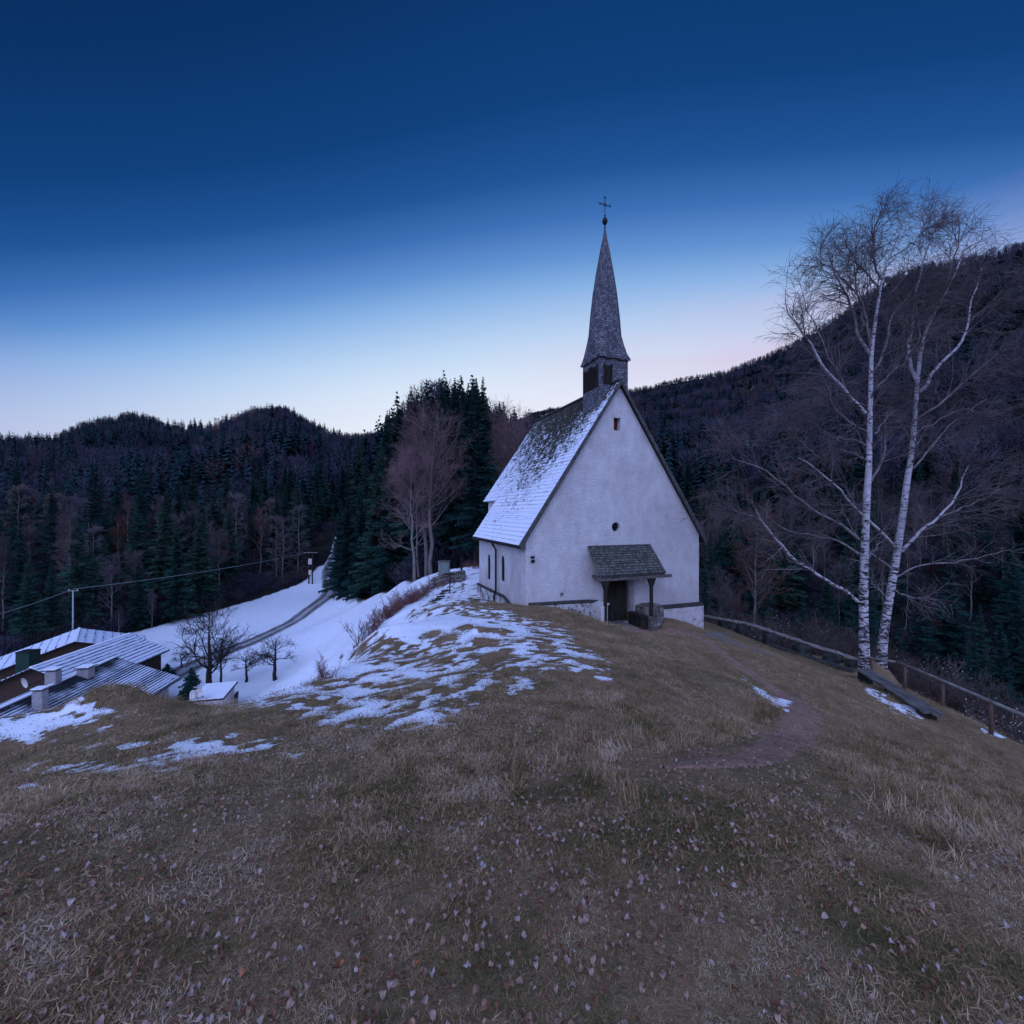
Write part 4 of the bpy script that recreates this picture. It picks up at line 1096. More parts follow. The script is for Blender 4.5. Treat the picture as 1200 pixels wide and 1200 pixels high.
def scatter(name, pts, rot, scl, variants, kind='stuff', label=None, cat=None):
    """many small copies as ONE object"""
    n = len(pts)
    me_ = bpy.data.meshes.new(name); me_.vertices.add(n); me_.vertices.foreach_set('co', np.ascontiguousarray(pts, np.float32).ravel())
    a = me_.attributes.new('rot', 'FLOAT_VECTOR', 'POINT'); a.data.foreach_set('vector', np.ascontiguousarray(rot, np.float32).ravel())
    a = me_.attributes.new('scl', 'FLOAT_VECTOR', 'POINT'); a.data.foreach_set('vector', np.ascontiguousarray(scl, np.float32).ravel())
    a = me_.attributes.new('pick', 'INT', 'POINT'); a.data.foreach_set('value', rng.integers(0, len(variants), n).astype(np.int32))
    o = bpy.data.objects.new(name, me_); COL.objects.link(o)
    c = bpy.data.collections.new(name+'_kinds')
    for v_ in variants: c.objects.link(v_)
    ng = bpy.data.node_groups.new(name, 'GeometryNodeTree')
    ng.interface.new_socket('Geometry', in_out='INPUT', socket_type='NodeSocketGeometry')
    ng.interface.new_socket('Geometry', in_out='OUTPUT', socket_type='NodeSocketGeometry')
    N_ = ng.nodes; gi = N_.new('NodeGroupInput'); go = N_.new('NodeGroupOutput')
    ci = N_.new('GeometryNodeCollectionInfo'); ci.inputs[0].default_value = c; ci.inputs[1].default_value = True; ci.inputs[2].default_value = True
    ip = N_.new('GeometryNodeInstanceOnPoints'); ip.inputs['Pick Instance'].default_value = True
    def na(nm_, ty):
        q = N_.new('GeometryNodeInputNamedAttribute'); q.data_type = ty; q.inputs[0].default_value = nm_; return q.outputs[0]
    L_ = ng.links
    L_.new(gi.outputs[0], ip.inputs['Points']); L_.new(ci.outputs[0], ip.inputs['Instance'])
    L_.new(na('pick', 'INT'), ip.inputs['Instance Index'])
    er = N_.new('FunctionNodeEulerToRotation'); L_.new(na('rot', 'FLOAT_VECTOR'), er.inputs[0]); L_.new(er.outputs[0], ip.inputs['Rotation'])
    L_.new(na('scl', 'FLOAT_VECTOR'), ip.inputs['Scale']); L_.new(ip.outputs[0], go.inputs[0])
    md = o.modifiers.new('scatter', 'NODES'); md.node_group = ng
    return tag(o, label, cat, None, kind)
# ------------------------------------------------------------------ the two birches
def zz6(pts): return [(830+x/3.4286, 220+y/3.4286) for x, y in pts]
def zz7(pts): return [(800+x/3.158, 540+y/3.158) for x, y in pts]
def limb3(pts, D, dd, bow=0):
    n = len(pts); out = []
    for i_, (a, b) in enumerate(pts):
        t = i_/(n-1); out.append(P(a, b, D+dd*t))
    return out
def resample(pts, k):
    p = np.array(pts); d = np.concatenate([[0], np.cumsum(np.linalg.norm(np.diff(p, axis=0), axis=1))])
    s = np.linspace(0, d[-1], k)
    q = np.stack([np.interp(s, d, p[:,i_]) for i_ in range(3)], 1)
    q[1:-1] = .5*q[1:-1]+.25*(q[2:]+q[:-2])
    return q, d[-1]
def birch(name, D, trunk, tr_r, limbs, label, seed, base):
    r = np.random.default_rng(seed)
    bx, by, bz = P(*base, D); gz = Hs(bx, by)
    root = empty(name, (bx, by, gz), 0, label, 'tree')
    off = np.array([bx, by, gz])
    q, L = resample([(bx, by, gz-.4)]+limb3(trunk, D, 0), 22)
    q = q-off; n = len(q)
    t = np.linspace(0, 1, n)
    R = tr_r*(1-t)**.92+.018; R[0] *= 1.35; R[1] *= 1.12
    obj_np('trunk', *tubes_np(q[None], R[None], 12), M_BIRCH, root)
    allp, allr = [], []
    for (pts, dd, r0) in limbs:
        st = pts[0]; w3 = limb3(pts, D, dd)
        lq, LL = resample(w3, 14); lq = lq-off; lq[1:-1] += r.normal(size=(12,3))*.03
        r0 = r0*.72
        lr = r0*(1-np.linspace(0, 1, 14))**.8+.011
        obj_np('limb', *tubes_np(lq[None], lr[None], 7), M_BIRCH if r0 > .055 else M_BLIMB, root)
        allp.append(lq); allr.append(lr)
    A = np.array(allp); Ar = np.array(allr)
    # side branches, then twigs, finer and hanging towards the tips
    top = q[-14:][None]; tR = R[-14:][None]
    A = np.concatenate([A, top]); Ar = np.concatenate([Ar, tR])
    hz = A[:,:,2].mean(1)
    hi = A[hz > 5.2]; hir = Ar[hz > 5.2]; lo = A[hz <= 5.2]; lor = Ar[hz <= 5.2]
    b1, s1 = branch(hi, hir, 17, .15, 1, 1.75, .5, 22, 60, (0,0,.15), .55, .007, 6, .10, .45, r)
    fc = np.interp(b1[:,0,2], [8, 13, 17, 20], [1.15, 1.1, .68, .36])[:,None,None]; b1 = b1[:,:1]+(b1-b1[:,:1])*fc
    b1b, s1b = branch(lo, lor, 11, .15, 1, 1.35, .5, 25, 65, (0,0,.25), .5, .007, 6, .14, .3, r)
    b2, s2 = branch(b1, s1, 7, .15, 1, .85, .4, 20, 60, (0,0,-.25), .6, .005, 5, .10, .2, r)
    b2b, s2b = branch(b1b, s1b, 6, .2, 1, .55, .4, 25, 65, (0,0,.05), .6, .005, 4, .15, .2, r)
    b3, s3 = branch(b2, s2, 4, .15, 1, .55, .4, 15, 50, (0,0,-.55), .7, .0045, 4, .08, .2, r)
    b3b, s3b = branch(b2b, s2b, 3, .2, 1, .3, .4, 20, 60, (0,0,-.1), .7, .004, 3, .12, .2, r)
    va, fa = join_np([tubes_np(b1b, s1b, 4), tubes_np(b2b, s2b, 3)])
    v, f = join_np([(va, fa), tubes_np(b1, s1, 4), tubes_np(b2, s2, 3), tubes_np(b3, s3, 3), tubes_np(b3b, s3b, 3)])
    tw = obj_np('twigs', v, f, M_BTWIG, root)
    tw.data.materials.append(M_BLIMB); tw.data.polygons.foreach_set('material_index', np.where(np.arange(len(f)) < len(fa), 1, 0).astype(np.int32))
    return root
A_tr = [(1013,768)]+zz7([(670,600),(668,500),(672,400),(675,300),(680,150),(690,0)])+zz6([(645,1150),(648,980),(650,880),(655,760),(652,690),(658,600),(672,540),(682,490),(683,420),(690,375)])+zz6([(702,330),(735,280),(758,210),(785,135)])
A_limbs = [
 (zz6([(630,905),(590,860),(560,830),(500,760),(440,680),(410,620),(380,580),(330,520),(300,470),(310,410)]), -1.5, .085),
 (zz6([(648,672),(620,620),(600,580),(585,490),(540,400),(500,330),(480,250)]), .9, .075),
 (zz6([(635,985),(600,960),(560,930),(520,900),(490,860),(485,800)]), -1.2, .05),
 (zz6([(666,735),(690,690),(710,640),(722,560),(745,500),(800,440),(830,400)]), 1.1, .06),
 (zz6([(666,815),(720,760),(790,700),(830,650),(850,600)]), -.9, .05),
 (zz7([(650,522),(600,485),(560,460),(480,410),(400,350),(330,280),(290,220),(270,180)]), -1.8, .085),
 (zz7([(290,220),(250,200),(210,190),(175,178)]), -.3, .022),
 (zz7([(650,290),(610,250),(560,225),(470,180),(430,140),(400,110),(340,60),(260,10),(180,-10)]), -1.3, .075),
 (zz7([(655,345),(590,300),(500,280),(420,265),(360,250),(310,200)]), 1.0, .05),
 (zz6([(690,372),(676,330),(668,280),(660,180),(690,110),(700,60)]), -.6, .05),
 (zz6([(686,400),(640,350),(600,300),(560,240),(540,180)]), .8, .04),
 (zz6([(655,600),(625,520),(600,440),(590,360),(585,300),(600,220)]), -.8, .045),
 (zz6([(668,990),(700,950),(725,900),(735,860)]), .8, .04),
 (zz6([(652,640),(640,560),(630,480),(590,420),(545,370),(470,300),(430,280)]), -1.0, .05),
 (zz6([(735,280),(780,250),(830,220),(865,160),(850,100)]), .5, .03),
 (zz7([(672,380),(700,340),(740,300),(760,260),(800,200)]), 1.2, .03),
 (zz6([(655,1180),(700,1100),(715,1020),(705,960),(730,900)]), .9, .055),
 (zz6([(560,830),(520,740),(470,660),(430,560),(400,500),(380,430)]), .6, .03),
 (zz6([(640,1040),(580,1010),(500,1000),(440,960),(400,900)]), .7, .03),
]
birch('birch_tree', 18.0, A_tr, .165, A_limbs, 'taller bare birch with straight white black-flecked trunk behind the fence', 5, (1013,770))
B_tr = [(1032,766)]+zz7([(750,600),(765,500),(775,450),(790,370),(800,290),(815,200),(825,130),(835,20)])+zz6([(805,1180),(820,1040),(832,900),(838,780),(850,700),(850,620),(890,520),(960,420),(1010,300),(1045,210),(1065,160)])
B_limbs = [
 (zz6([(836,775),(815,720),(790,660),(820,600),(825,480),(850,340),(880,230),(930,110)]), .9, .085),
 (zz6([(850,820),(890,760),(930,710),(1000,650),(1040,560),(1045,490),(1085,390),(1100,320)]), -1.2, .08),
 (zz6([(1035,565),(1070,520),(1110,480),(1150,445),(1195,405)]), -.9, .03),
 (zz6([(835,930),(880,895),(930,870),(1010,800),(1100,720),(1180,640)]), -1.5, .055),
 (zz7([(810,335),(850,290),(880,260),(960,205),(1010,140),(1050,50),(1062,10)]), -1.0, .085),
 (zz7([(955,208),(1020,180),(1100,150),(1185,105),(1220,90)]), -.9, .035),
 (zz7([(778,435),(840,400),(890,388),(1000,375),(1100,360),(1190,330)]), 1.2, .04),
 (zz6([(822,1130),(860,1090),(890,1050),(960,960),(1050,900),(1120,850)]), 1.0, .045),
 (zz7([(785,415),(760,390),(700,340),(660,290),(620,240),(590,160)]), -.8, .045),
 (zz7([(792,330),(740,270),(690,225),(640,180),(600,130),(540,70),(480,20),(430,-10)]), -1.6, .08),
 (zz6([(440,1080),(400,1045),(350,1000),(310,945)]), -.4, .03),
 (zz6([(848,690),(830,640),(790,560),(770,500),(800,420)]), .6, .035),
 (zz6([(852,610),(840,540),(835,450),(870,390),(930,340)]), .8, .04),
 (zz7([(755,500),(730,480),(705,460),(690,430)]), .4, .03),
 (zz6([(870,560),(920,470),(960,380),(1000,250),(1010,150),(1000,90)]), -.7, .045),
 (zz6([(825,1010),(870,960),(950,920),(1040,880),(1130,930),(1190,900)]), .9, .035),
 (zz7([(770,470),(830,500),(880,505),(940,512)]), -.6, .025),
]
birch('birch_tree', 18.6, B_tr, .155, B_limbs, 'leaning bare birch forking beside the taller birch, nearer the handrail', 8, (1032,768))

# ------------------------------------------------------------------ forest, hills
SP = [make_spruce(24, 3.6, 1, 40, 10, 10, .10), make_spruce(26, 3.2, 2, 42, 10, 10, .22), make_spruce(21, 3.9, 3, 36, 10, 10, .05), make_spruce(23, 2.8, 4, 38, 9, 9, .30)]
SP += [make_spruce(22, 2.6, 5, 30, 7, 9, .16), make_spruce(25, 3.9, 6, 30, 8, 11, .12)]
SPH = [24, 26, 21, 23, 22, 25]
BE = [make_bare(17, 6.4, 21, lim=34, ang=(40,72), up=.45), make_bare(15, 5.2, 22, lim=28, ang=(35,65), up=.45), make_bare(18, 5.4, 23, lim=30, ang=(35,65), first=.28)]
BR = [make_bare(16, 3.6, 31, mt=M_BARK, mw=M_BARETWIG, lim=26, ang=(25,50), counts=(6,5,2), trunk_r=.15, twr=.018), make_bare(19, 3.3, 32, mt=M_BARK, mw=M_LARCH, lim=40, ang=(60,85), up=.1, first=.2, counts=(6,5,1), trunk_r=.16, twr=.018), make_bare(14, 4.2, 33, mt=M_BARK, mw=M_BARETWIG, lim=26, ang=(30,60), counts=(6,5,2), trunk_r=.15, twr=.018)]
BRH = [16, 19, 14]
placed = []
def tree_at(px, D, kind, hgt, label, cat, group=None, rz=None):
    x_ = (px-600)/F*D; z_ = Hs(x_, D)-.15
    if kind[0] == 's': ms, hb = SP[int(kind[1])], SPH[int(kind[1])]
    elif kind[0] == 'b': ms, hb = BE[int(kind[1])], (17,15,18)[int(kind[1])]
    else: ms, hb = BR[int(kind[1])], BRH[int(kind[1])]
    placed.append((x_, D))
    nm = {'s':'spruce_tree', 'b':'beech_tree', 'r':'bare_tree'}[kind[0]]
    return put(nm, (x_, D, z_), rng.uniform(0, 6.28) if rz is None else rz, ms, label, cat, group, hgt/hb)
for px, D, k, hg, lb in (
  (506, 45, 'b0', 16.0, 'tallest bare beech with pale straight trunk at the wood edge left of the chapel'),
  (497.5, 46.5, 'b1', 14.5, 'slender bare beech just left of the tallest beech at the wood edge'),
  (484, 43.5, 'b2', 13.0, 'low-branched bare beech leaning over the brambles, leftmost of the three beeches'),
  (604, 58, 'b2', 21.0, 'reddish bare beech rising behind the chancel roof'),
  (584, 66, 'b0', 21.0, 'wide reddish bare beech between the spruces and the chapel roof')):
    tree_at(px, D, k, hg, lb, 'tree')
for px, D, k, hg in ((443,72,'s5',24),(424,78,'s2',18),(461,68,'s2',21),(472,80,'s4',28),(533,56,'s1',25),(549,62,'s3',27),(566,58,'s1',26),(590,74,'s0',29),(515,72,'s1',29),(408,90,'s2',21),(452,92,'s0',30),(489,62,'s3',24),(524,66,'s3',26),(578,86,'s1',30),(500,84,'s0',30),(540,80,'s1',30),(558,50,'s3',22),(400,100,'s0',22)):
    tree_at(px, D, k, hg, 'tall dark green spruce in the wood at the foot of the knoll beside the chapel', 'tree', 'spruces at the foot of the knoll')

rs1 = np.random.default_rng(31)
for q in range(60):
    px = rs1.uniform(443, 602); D = rs1.uniform(135, 215)
    topy = np.interp(px, [440,455,480,495,515,545,560,580,600], [492,478,456,462,458,452,456,464,482])+abs(rs1.normal())*7
    x_ = (px-600)/F*D; g_ = Hs(x_, D); hh_ = (600-topy)/F*D-g_
    if hh_ < 12 or hh_ > 42: continue
    tree_at(px, D, 's%d' % rs1.integers(0, 6), hh_, 'dark spruce forming the jagged top of the wooded knoll left of the chapel', 'tree', 'spruces along the crest of the knoll')
rs2 = np.random.default_rng(77)
def forest_points(r0, r1, spacing, azlim):
    area = (r1*r1-r0*r0)*math.radians(azlim); n = int(area/spacing**2)
    r = np.sqrt(rs2.uniform(r0*r0, r1*r1, n)); a = np.radians(rs2.uniform(-azlim, azlim, n))
    x = r*np.sin(a); y = r*np.cos(a)
    k = ~inside(x, y, CLEAR); k &= ~((x > 12) & (r < 44)); k &= r > 40
    x, y = x[k], y[k]
    # keep the road corridor free
    rd = np.array(RD); m = np.ones(len(x), bool)
    for i_ in range(len(rd)-1): m &= seg_d(x, y, *rd[i_], *rd[i_+1]) > 5.5
    return x[m], y[m]
x1, y1 = forest_points(40, 200, 5.6, 52)
# thin out trees that grow into each other
keep = []; cells = {}
for (a, b) in placed: cells.setdefault((int(a//4), int(b//4)), []).append((a, b))
for a, b in zip(x1, y1):
    ca, cb = int(a//4), int(b//4); ok = True
    for i_ in (-1,0,1):
        for j_ in (-1,0,1):
            for q in cells.get((ca+i_, cb+j_), ()):
                if (q[0]-a)**2+(q[1]-b)**2 < 14: ok = False
    if ok: keep.append((a, b)); cells.setdefault((ca, cb), []).append((a, b))
keep.sort(key=lambda p_: math.hypot(*p_))
def pbare(x, y):
    a = np.degrees(np.arctan2(x, y)); r = np.hypot(x, y)
    n = fbm(x/55, y/55, 3, 40)
    base = np.interp(a, [-50,-42,-30,-26,-21,-17,-2,6,20,50], [.35,.22,.30,.55,.25,.08,.15,.45,.50,.42])
    far = np.interp(a, [-50,-25,-15,0,15,30,50], [.38,.36,.25,.40,.30,.58,.58])
    base = np.where(r > 150, far, base)
    return base+n*.75
nS = nB = 0
rest = []
for a, b in keep:
    r = math.hypot(a, b); az_ = math.degrees(math.atan2(a, b)); px = 600+F*a/b
    bare = rs2.random() < float(pbare(np.array([a]), np.array([b]))[0])
    if px < -60 or px > 1260 or (not bare and nS >= 270) or (bare and nB >= 200):
        rest.append((a, b)); continue
    if az_ < -28: zone = 'on the slope across the snowy field'
    elif az_ < 2: zone = 'on the knoll left of the chapel'
    else: zone = 'in the ravine below the right-hand mountain'
    if bare:
        k = int(rs2.choice([0,1,2], p=[.35,.4,.25])) if az_ < 0 else int(rs2.choice([0,2]))
        put('bare_tree', (a, b, Hs(a, b)-.2), rs2.uniform(0, 6.28), BR[k], ('leafless grey-violet tree ' if k != 1 else 'leafless larch with level branches ')+zone, 'tree', 'leafless trees '+zone if k != 1 else 'leafless larches '+zone, rs2.uniform(.8, 1.15)); nB += 1
    else:
        k = int(rs2.integers(0, 6)); s_ = rs2.uniform(.72, 1.12)
        if az_ < -28 and r < 105: s_ *= .82
        put('spruce_tree', (a, b, Hs(a, b)-.2), rs2.uniform(0, 6.28), SP[k], 'dark spruce '+zone, 'tree', 'dark spruces '+zone, s_, s_*rs2.uniform(.85, 1.1)); nS += 1
# the wood beyond, one mass
xs, ys = [np.array([p_[0] for p_ in rest])], [np.array([p_[1] for p_ in rest])]
for r0_, r1_, sp_ in ((200, 420, 6.6), (420, 800, 8.2), (800, 1500, 10.5)):
    a, b = forest_points(r0_, r1_, sp_, 58); xs.append(a); ys.append(b)
fx = np.concatenate(xs); fy = np.concatenate(ys); fz = H(fx, fy)
pr = pbare(fx, fy); isb = rs2.random(len(fx)) < pr
hsc = rs2.uniform(15, 25, len(fx))*np.interp(np.hypot(fx, fy), [200, 700, 1500], [1.0, .9, .72])
# openings with bare rock and snow
ppx = 600+F*fx/fy; ppy = 600-F*fz/fy
op = np.zeros(len(fx), bool)
for cx, cy, sx_, sy_ in ((870,455,13,10),(640,489,14,6)): op |= (((ppx-cx)/sx_)**2+((ppy-cy)/sy_)**2 < 1) & (np.hypot(fx,fy) > 300) & (rs2.random(len(fx)) < .8)
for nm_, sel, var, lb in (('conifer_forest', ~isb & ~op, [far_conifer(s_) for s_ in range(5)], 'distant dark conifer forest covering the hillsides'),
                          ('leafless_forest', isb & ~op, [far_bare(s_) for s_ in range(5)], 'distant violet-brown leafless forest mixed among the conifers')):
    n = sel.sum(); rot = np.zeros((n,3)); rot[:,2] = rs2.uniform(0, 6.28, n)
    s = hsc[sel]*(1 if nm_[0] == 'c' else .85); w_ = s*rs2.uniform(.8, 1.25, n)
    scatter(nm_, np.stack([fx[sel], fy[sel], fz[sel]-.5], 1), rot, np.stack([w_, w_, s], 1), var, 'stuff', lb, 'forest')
a, b = forest_points(52, 175, 2.3, 52)
dl = np.full(len(a), 1e9)
for i_ in range(len(CLEAR)): dl = np.minimum(dl, seg_d(a, b, *CLEAR[i_], *CLEAR[(i_+1) % len(CLEAR)]))
k_ = (rs2.random(len(a)) < np.where(dl < 9, .9, .55)) & (dl > .8); a, b = a[k_], b[k_]; n = len(a)
rot = np.zeros((n,3)); rot[:,2] = rs2.uniform(0, 6.28, n); s = rs2.uniform(1.6, 4.8, n); w_ = s*rs2.uniform(1.3, 2.2, n)
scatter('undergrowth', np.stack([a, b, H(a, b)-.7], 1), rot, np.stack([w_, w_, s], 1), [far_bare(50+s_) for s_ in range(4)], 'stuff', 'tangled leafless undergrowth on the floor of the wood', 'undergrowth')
print('forest', nS, nB, len(fx))
# ------------------------------------------------------------------ brambles, brush, shrubs
HB = [make_shrub(1.35, 51, 17, M_HEDGE, (7,3), 50, .006), make_shrub(1.1, 52, 15, M_HEDGE, (6,3), 60, .006), make_shrub(1.6, 53, 15, M_HEDGE, (7,3), 42, .006)]
hl_ = [(430,745,21.5),(437,739,22.3),(445,732,23),(452,727,24),(458,723,25),(465,717,26),(472,712,27),(480,705,28),(487,700,29),(495,696,30),(503,690,31.5),(510,686,32.5),(518,682,34),(468,722,25),(478,717,26),(488,711,27),(497,705,28),(505,699,29.5),(486,719,25.5),(455,734,23),(463,728,24)]
for k, (px, py, D) in enumerate(hl_):
    x_ = (px-600)/F*D; put('bramble_bush', (x_, D, Hs(x_, D)-.1), rs2.uniform(0, 6.28), HB[k % 3], 'reddish bramble bush in the row down the snowy slope left of the chapel', 'bush', 'reddish brambles on the snowy slope', rs2.uniform(.8, 1.1)*float(np.interp(D, [22, 28, 34], [1.0, .85, .55])))
for px, py, lb in ((380,795,'low reddish bramble tuft poking through snow on the crest, near the orchard'),(400,772,'small bramble tuft on the snowy crest above the field'),(415,760,'small reddish bramble tuft higher up the snowy crest')):
    p_ = hit(px, py, 4); put('bramble_bush', p_, 1.3*px, HB[px % 3], lb, 'bush', None, .30)
SB = [make_shrub(3.2, 61, 34, M_BRUSH, (9,4), 32, .009), make_shrub(4.2, 62, 30, M_BRUSH, (10,4), 25, .010), make_shrub(2.4, 63, 40, M_BRUSH, (8,4), 42, .008)]
SD = [make_shrub(2.9, 71, 18, M_BRUSH, (7,3), 30, .008, .65), make_shrub(2.3, 72, 20, M_BRUSH, (7,3), 40, .008, .5)]
n_ = 0
rs3 = np.random.default_rng(5)
while n_ < 150:
    D = rs3.uniform(17, 46); px = rs3.uniform(835, 1330); x_ = (px-600)/F*D
    # stay beyond the fence line
    fl = np.interp(D, [10, 12.4, 16.2, 18.5, 24, 26, 50], [14.6, 14.3, 15.2, 15.6, 11.6, 11, 9])
    if x_ < fl+.9 or (px > 985 and px < 1060 and D < 20.5): continue
    k = int(rs3.integers(0, 3)); s_ = rs3.uniform(.65, 1.15)*np.interp(D, [12, 18, 40], [.45, .6, 1.15])
    put('brush_shrub', (x_, D, Hs(x_, D)-.15), rs3.uniform(0, 6.28), SB[k], 'grey-brown leafless shrub on the steep bank behind the fence', 'shrub', 'leafless shrubs on the bank behind the fence', s_); n_ += 1
for px, D, k, s_, lb in ((922,24,0,.95,'tall shrub tipped with pale seedheads behind the low stone-block fence'),(962,24,1,.95,'spreading shrub with a pale band of seedheads left of the birches'),(985,22,1,.75,'small seedhead shrub beside the taller birch'),(870,26,1,.85,'low seedhead shrub nearest the chapel corner'),(895,25,1,.75,'pale-tipped shrub second from the chapel corner'),(1090,19.5,0,.85,'dark shrub with pale tips behind the second handrail post'),(1140,18,1,1.0,'seedhead shrub at the far right above the handrail'),(1165,16,1,.8,'small pale-tipped shrub by the last handrail post')):
    x_ = (px-600)/F*D; put('seedhead_shrub', (x_, D, Hs(x_, D)-.1), rs3.uniform(0, 6.28), SD[k], lb, 'shrub', None, s_)

# orchard trees by the farm
AP = [make_bare(6.8, 4.6, 81, mt=M_DBARK, mw=M_DBARK, trunk_r=.30, lim=13, ang=(40,80), first=.28, up=.45, wob=.20, counts=(8,6,2), twr=.016),
      make_bare(4.6, 3.2, 82, mt=M_DBARK, mw=M_DBARK, trunk_r=.24, lim=11, ang=(50,85), first=.30, up=.5, wob=.22, counts=(8,5,1), twr=.015),
      make_bare(6.0, 2.6, 83, mt=M_DBARK, mw=M_DBARK, trunk_r=.13, lim=12, ang=(25,60), first=.4, up=.4, wob=.2, counts=(6,5,1), twr=.013)]
def at(px, D): x_ = (px-600)/F*D; return (x_, D, Hs(x_, D))
put('apple_tree', at(247,47), 2.2, AP[0], 'large dark gnarled fruit tree beside the snowy-roofed shed', 'tree', None, 1.12)
put('apple_tree', at(260,48.5), .4, AP[2], 'thin leaning fruit tree close behind the large gnarled tree', 'tree', None, 1.0)
put('apple_tree', at(323,50), 4.4, AP[1], 'small dark fruit tree standing alone on the snow right of the shed', 'tree', None, .95)
put('apple_tree', at(288,50), 1.1, AP[1], 'bushy low fruit tree between the two dark fruit trees', 'tree', None, .68)
put('apple_tree', at(212,56), 1.1, AP[1], 'stunted bare fruit tree behind the corner of the ribbed roof', 'tree', None, .45)
m = MB(); m.tube([(0,0,-.3),(.02,.05,.6),(.12,0,1.25),(.18,.1,1.55)], [.24,.2,.19,.10], 8)
st = m.build('tree_stump', M_DBARK, None, smooth=True); st.location = at(275.5,42.5); tag(st, 'broken dark tree stump right of the little shed', 'stump')
put('young_tree', at(178,78), .3, BR[0], 'small pale bare tree at the far edge of the snowy field', 'tree', None, .42)
put('young_tree', at(140,72), 2.3, BR[0], 'faint bare sapling behind the farm roofs', 'tree', None, .33)
YS = make_spruce(3.0, 1.0, 91, 16, 9, 6, .05)
put('garden_conifer', at(224,43.5), 0, YS, 'small dark conifer between the ribbed roof and the shed', 'tree', None, 1.35, 1.6)
put('garden_conifer', at(196,52), 1, YS, 'low round conifer bush at the corner of the ribbed roof', 'bush', None, .6, 1.1)

# ------------------------------------------------------------------ fences and bench
fence = empty('stone_block_fence', at(824,24), 0, 'low weathered rail resting on dark stone blocks right of the chapel', 'fence')
def lrel(root, p): return (p[0]-root.location[0], p[1]-root.location[1], p[2]-root.location[2])
fl = [(824,722,24.2),(870,729.5,22.6),(903,739,21.3),(941,752,20.0),(975,763,19.1),(1009,774.5,18.3)]
m = MB()
pts_ = [lrel(fence, P(*a)) for a in fl]
rnd_ = random.Random(2)
for k, (a, b) in enumerate(zip(pts_[:-1], pts_[1:])):
    a = (a[0], a[1], a[2]+rnd_.uniform(-.03,.03)); m.beam(a, b, .13, .10)
m.build('rail', M_OLDWOOD, fence)
for k, (px, D, w_) in enumerate(((849,23.4,.5),(870,22.4,.55),(903,21.1,.6),(941,19.8,.6),(976,18.9,.72),(1000,18.35,.5))):
    c = np.array(at(px, D)); rl = np.interp(px, [a[0] for a in fl], [P(*a)[2] for a in fl])
    m = MB(); cc_ = lrel(fence, c)
    blob_box(m, cc_[0]-w_/2, cc_[0]+w_/2, cc_[1]-.22, cc_[1]+.22, cc_[2]-.5, rl-fence.location[2]-.05, amp=.035, seed=k+20)
    m.build('stone_block', M_DARKSTONE, fence, smooth=True)
# mossy plank edge lying below the rail
m = MB(); e0, e1 = at(905,20.6), at(1000,17.9)
m.beam((e0[0],e0[1],e0[2]+.06),(e1[0],e1[1],e1[2]+.06),.16,.14); ed_ = m.build('edging_timber', M_CAP); tag(ed_, 'mossy timber edging on the grass below the stone-block fence', 'timber')
hr = empty('handrail_fence', at(1060,16.2), 0, 'wooden handrail on four slim reddish posts behind the long bench', 'fence')
hp = [(1003,768,18.4),(1057,777,16.3),(1103,797,14.3),(1161,822,12.4),(1215,845,10.9)]
m = MB(); q_ = [lrel(hr, P(*a)) for a in hp]
m.tube([q_[0], q_[1]], .045, 7); m.tube([(q_[1][0]-.1,q_[1][1]+.1,q_[1][2]+.02), q_[2], q_[3], q_[4]], [.055,.05,.05,.05], 7); m.build('rail', M_OLDWOOD, hr, smooth=True)
for px, py, D in ((1021,771,17.8),(1060,779,16.25),(1104,798,14.3),(1161,823,12.45),(1213,845,11)):
    a = lrel(hr, P(px, py, D)); g_ = Hs(*P(px, py, D)[:2])-hr.location[2]
    m = MB().tube([(a[0],a[1],g_-.3),(a[0]+.02,a[1],(a[2]+g_)/2),(a[0],a[1],a[2]-.03)], [.055,.05,.045], 8); m.build('post', M_POSTWOOD, hr, smooth=True)
# bench: three long planks on block feet
b0 = np.array(P(1010,784,16.3)); b1 = np.array(P(1094,836,12.6))
dr = b1-b0; Lb = np.linalg.norm(dr); dr /= Lb
bench = empty('plank_bench', tuple((b0+b1)/2-np.array([0,0,.45])), 0, 'long backless grey plank bench in front of the handrail', 'bench')
sd_ = np.array([dr[1], -dr[0], 0])*-1; sd_ /= np.linalg.norm(sd_)
for k, o_ in enumerate((-.17,0,.17)):
    m = MB(); a = b0+sd_*o_-dr*(.05*(k-1)); b = b1+sd_*o_+dr*(.07*((k*2) % 3))
    m.beam(lrel(bench, a), lrel(bench, b), .155, .055); m.build('seat_plank', M_BENCH, bench)
for t in (.06,.5,.92):
    c = b0+dr*Lb*t; g_ = Hs(c[0], c[1])
    m = MB(); cc_ = lrel(bench, c); ang = math.atan2(dr[1], dr[0])
    m.box(-.10, .10, -.20, .20, g_-.2-bench.location[2]-0, cc_[2]-.03, rot=Matrix.Rotation(ang, 3, 'Z'), loc=(cc_[0], cc_[1], 0))
    m.build('bench_foot', M_DARKWOOD, bench)

# ------------------------------------------------------------------ small things by the saddle path
ux = at(520.5,35)
m = MB(); m.box(-.42,.42,-.3,.3,-.2,1.22)
ub = m.build('cabinet', noisy('painted_green_box', (.10,.13,.12), (.20,.22,.20), 4, .3, .01)); ub.location = ux; tag(ub, 'grey-green metal utility box beside the path left of the chapel', 'utility box')
ub.name = 'utility_box'
lid = MB().box(-.47,.47,-.35,.35,1.221,1.28).build('lid', M_STONE, ub)
MB().box(-.36,.36,-.325,-.302,0,1.12).build('door', noisy('box_door', (.11,.14,.13), (.17,.20,.18), 4), ub)
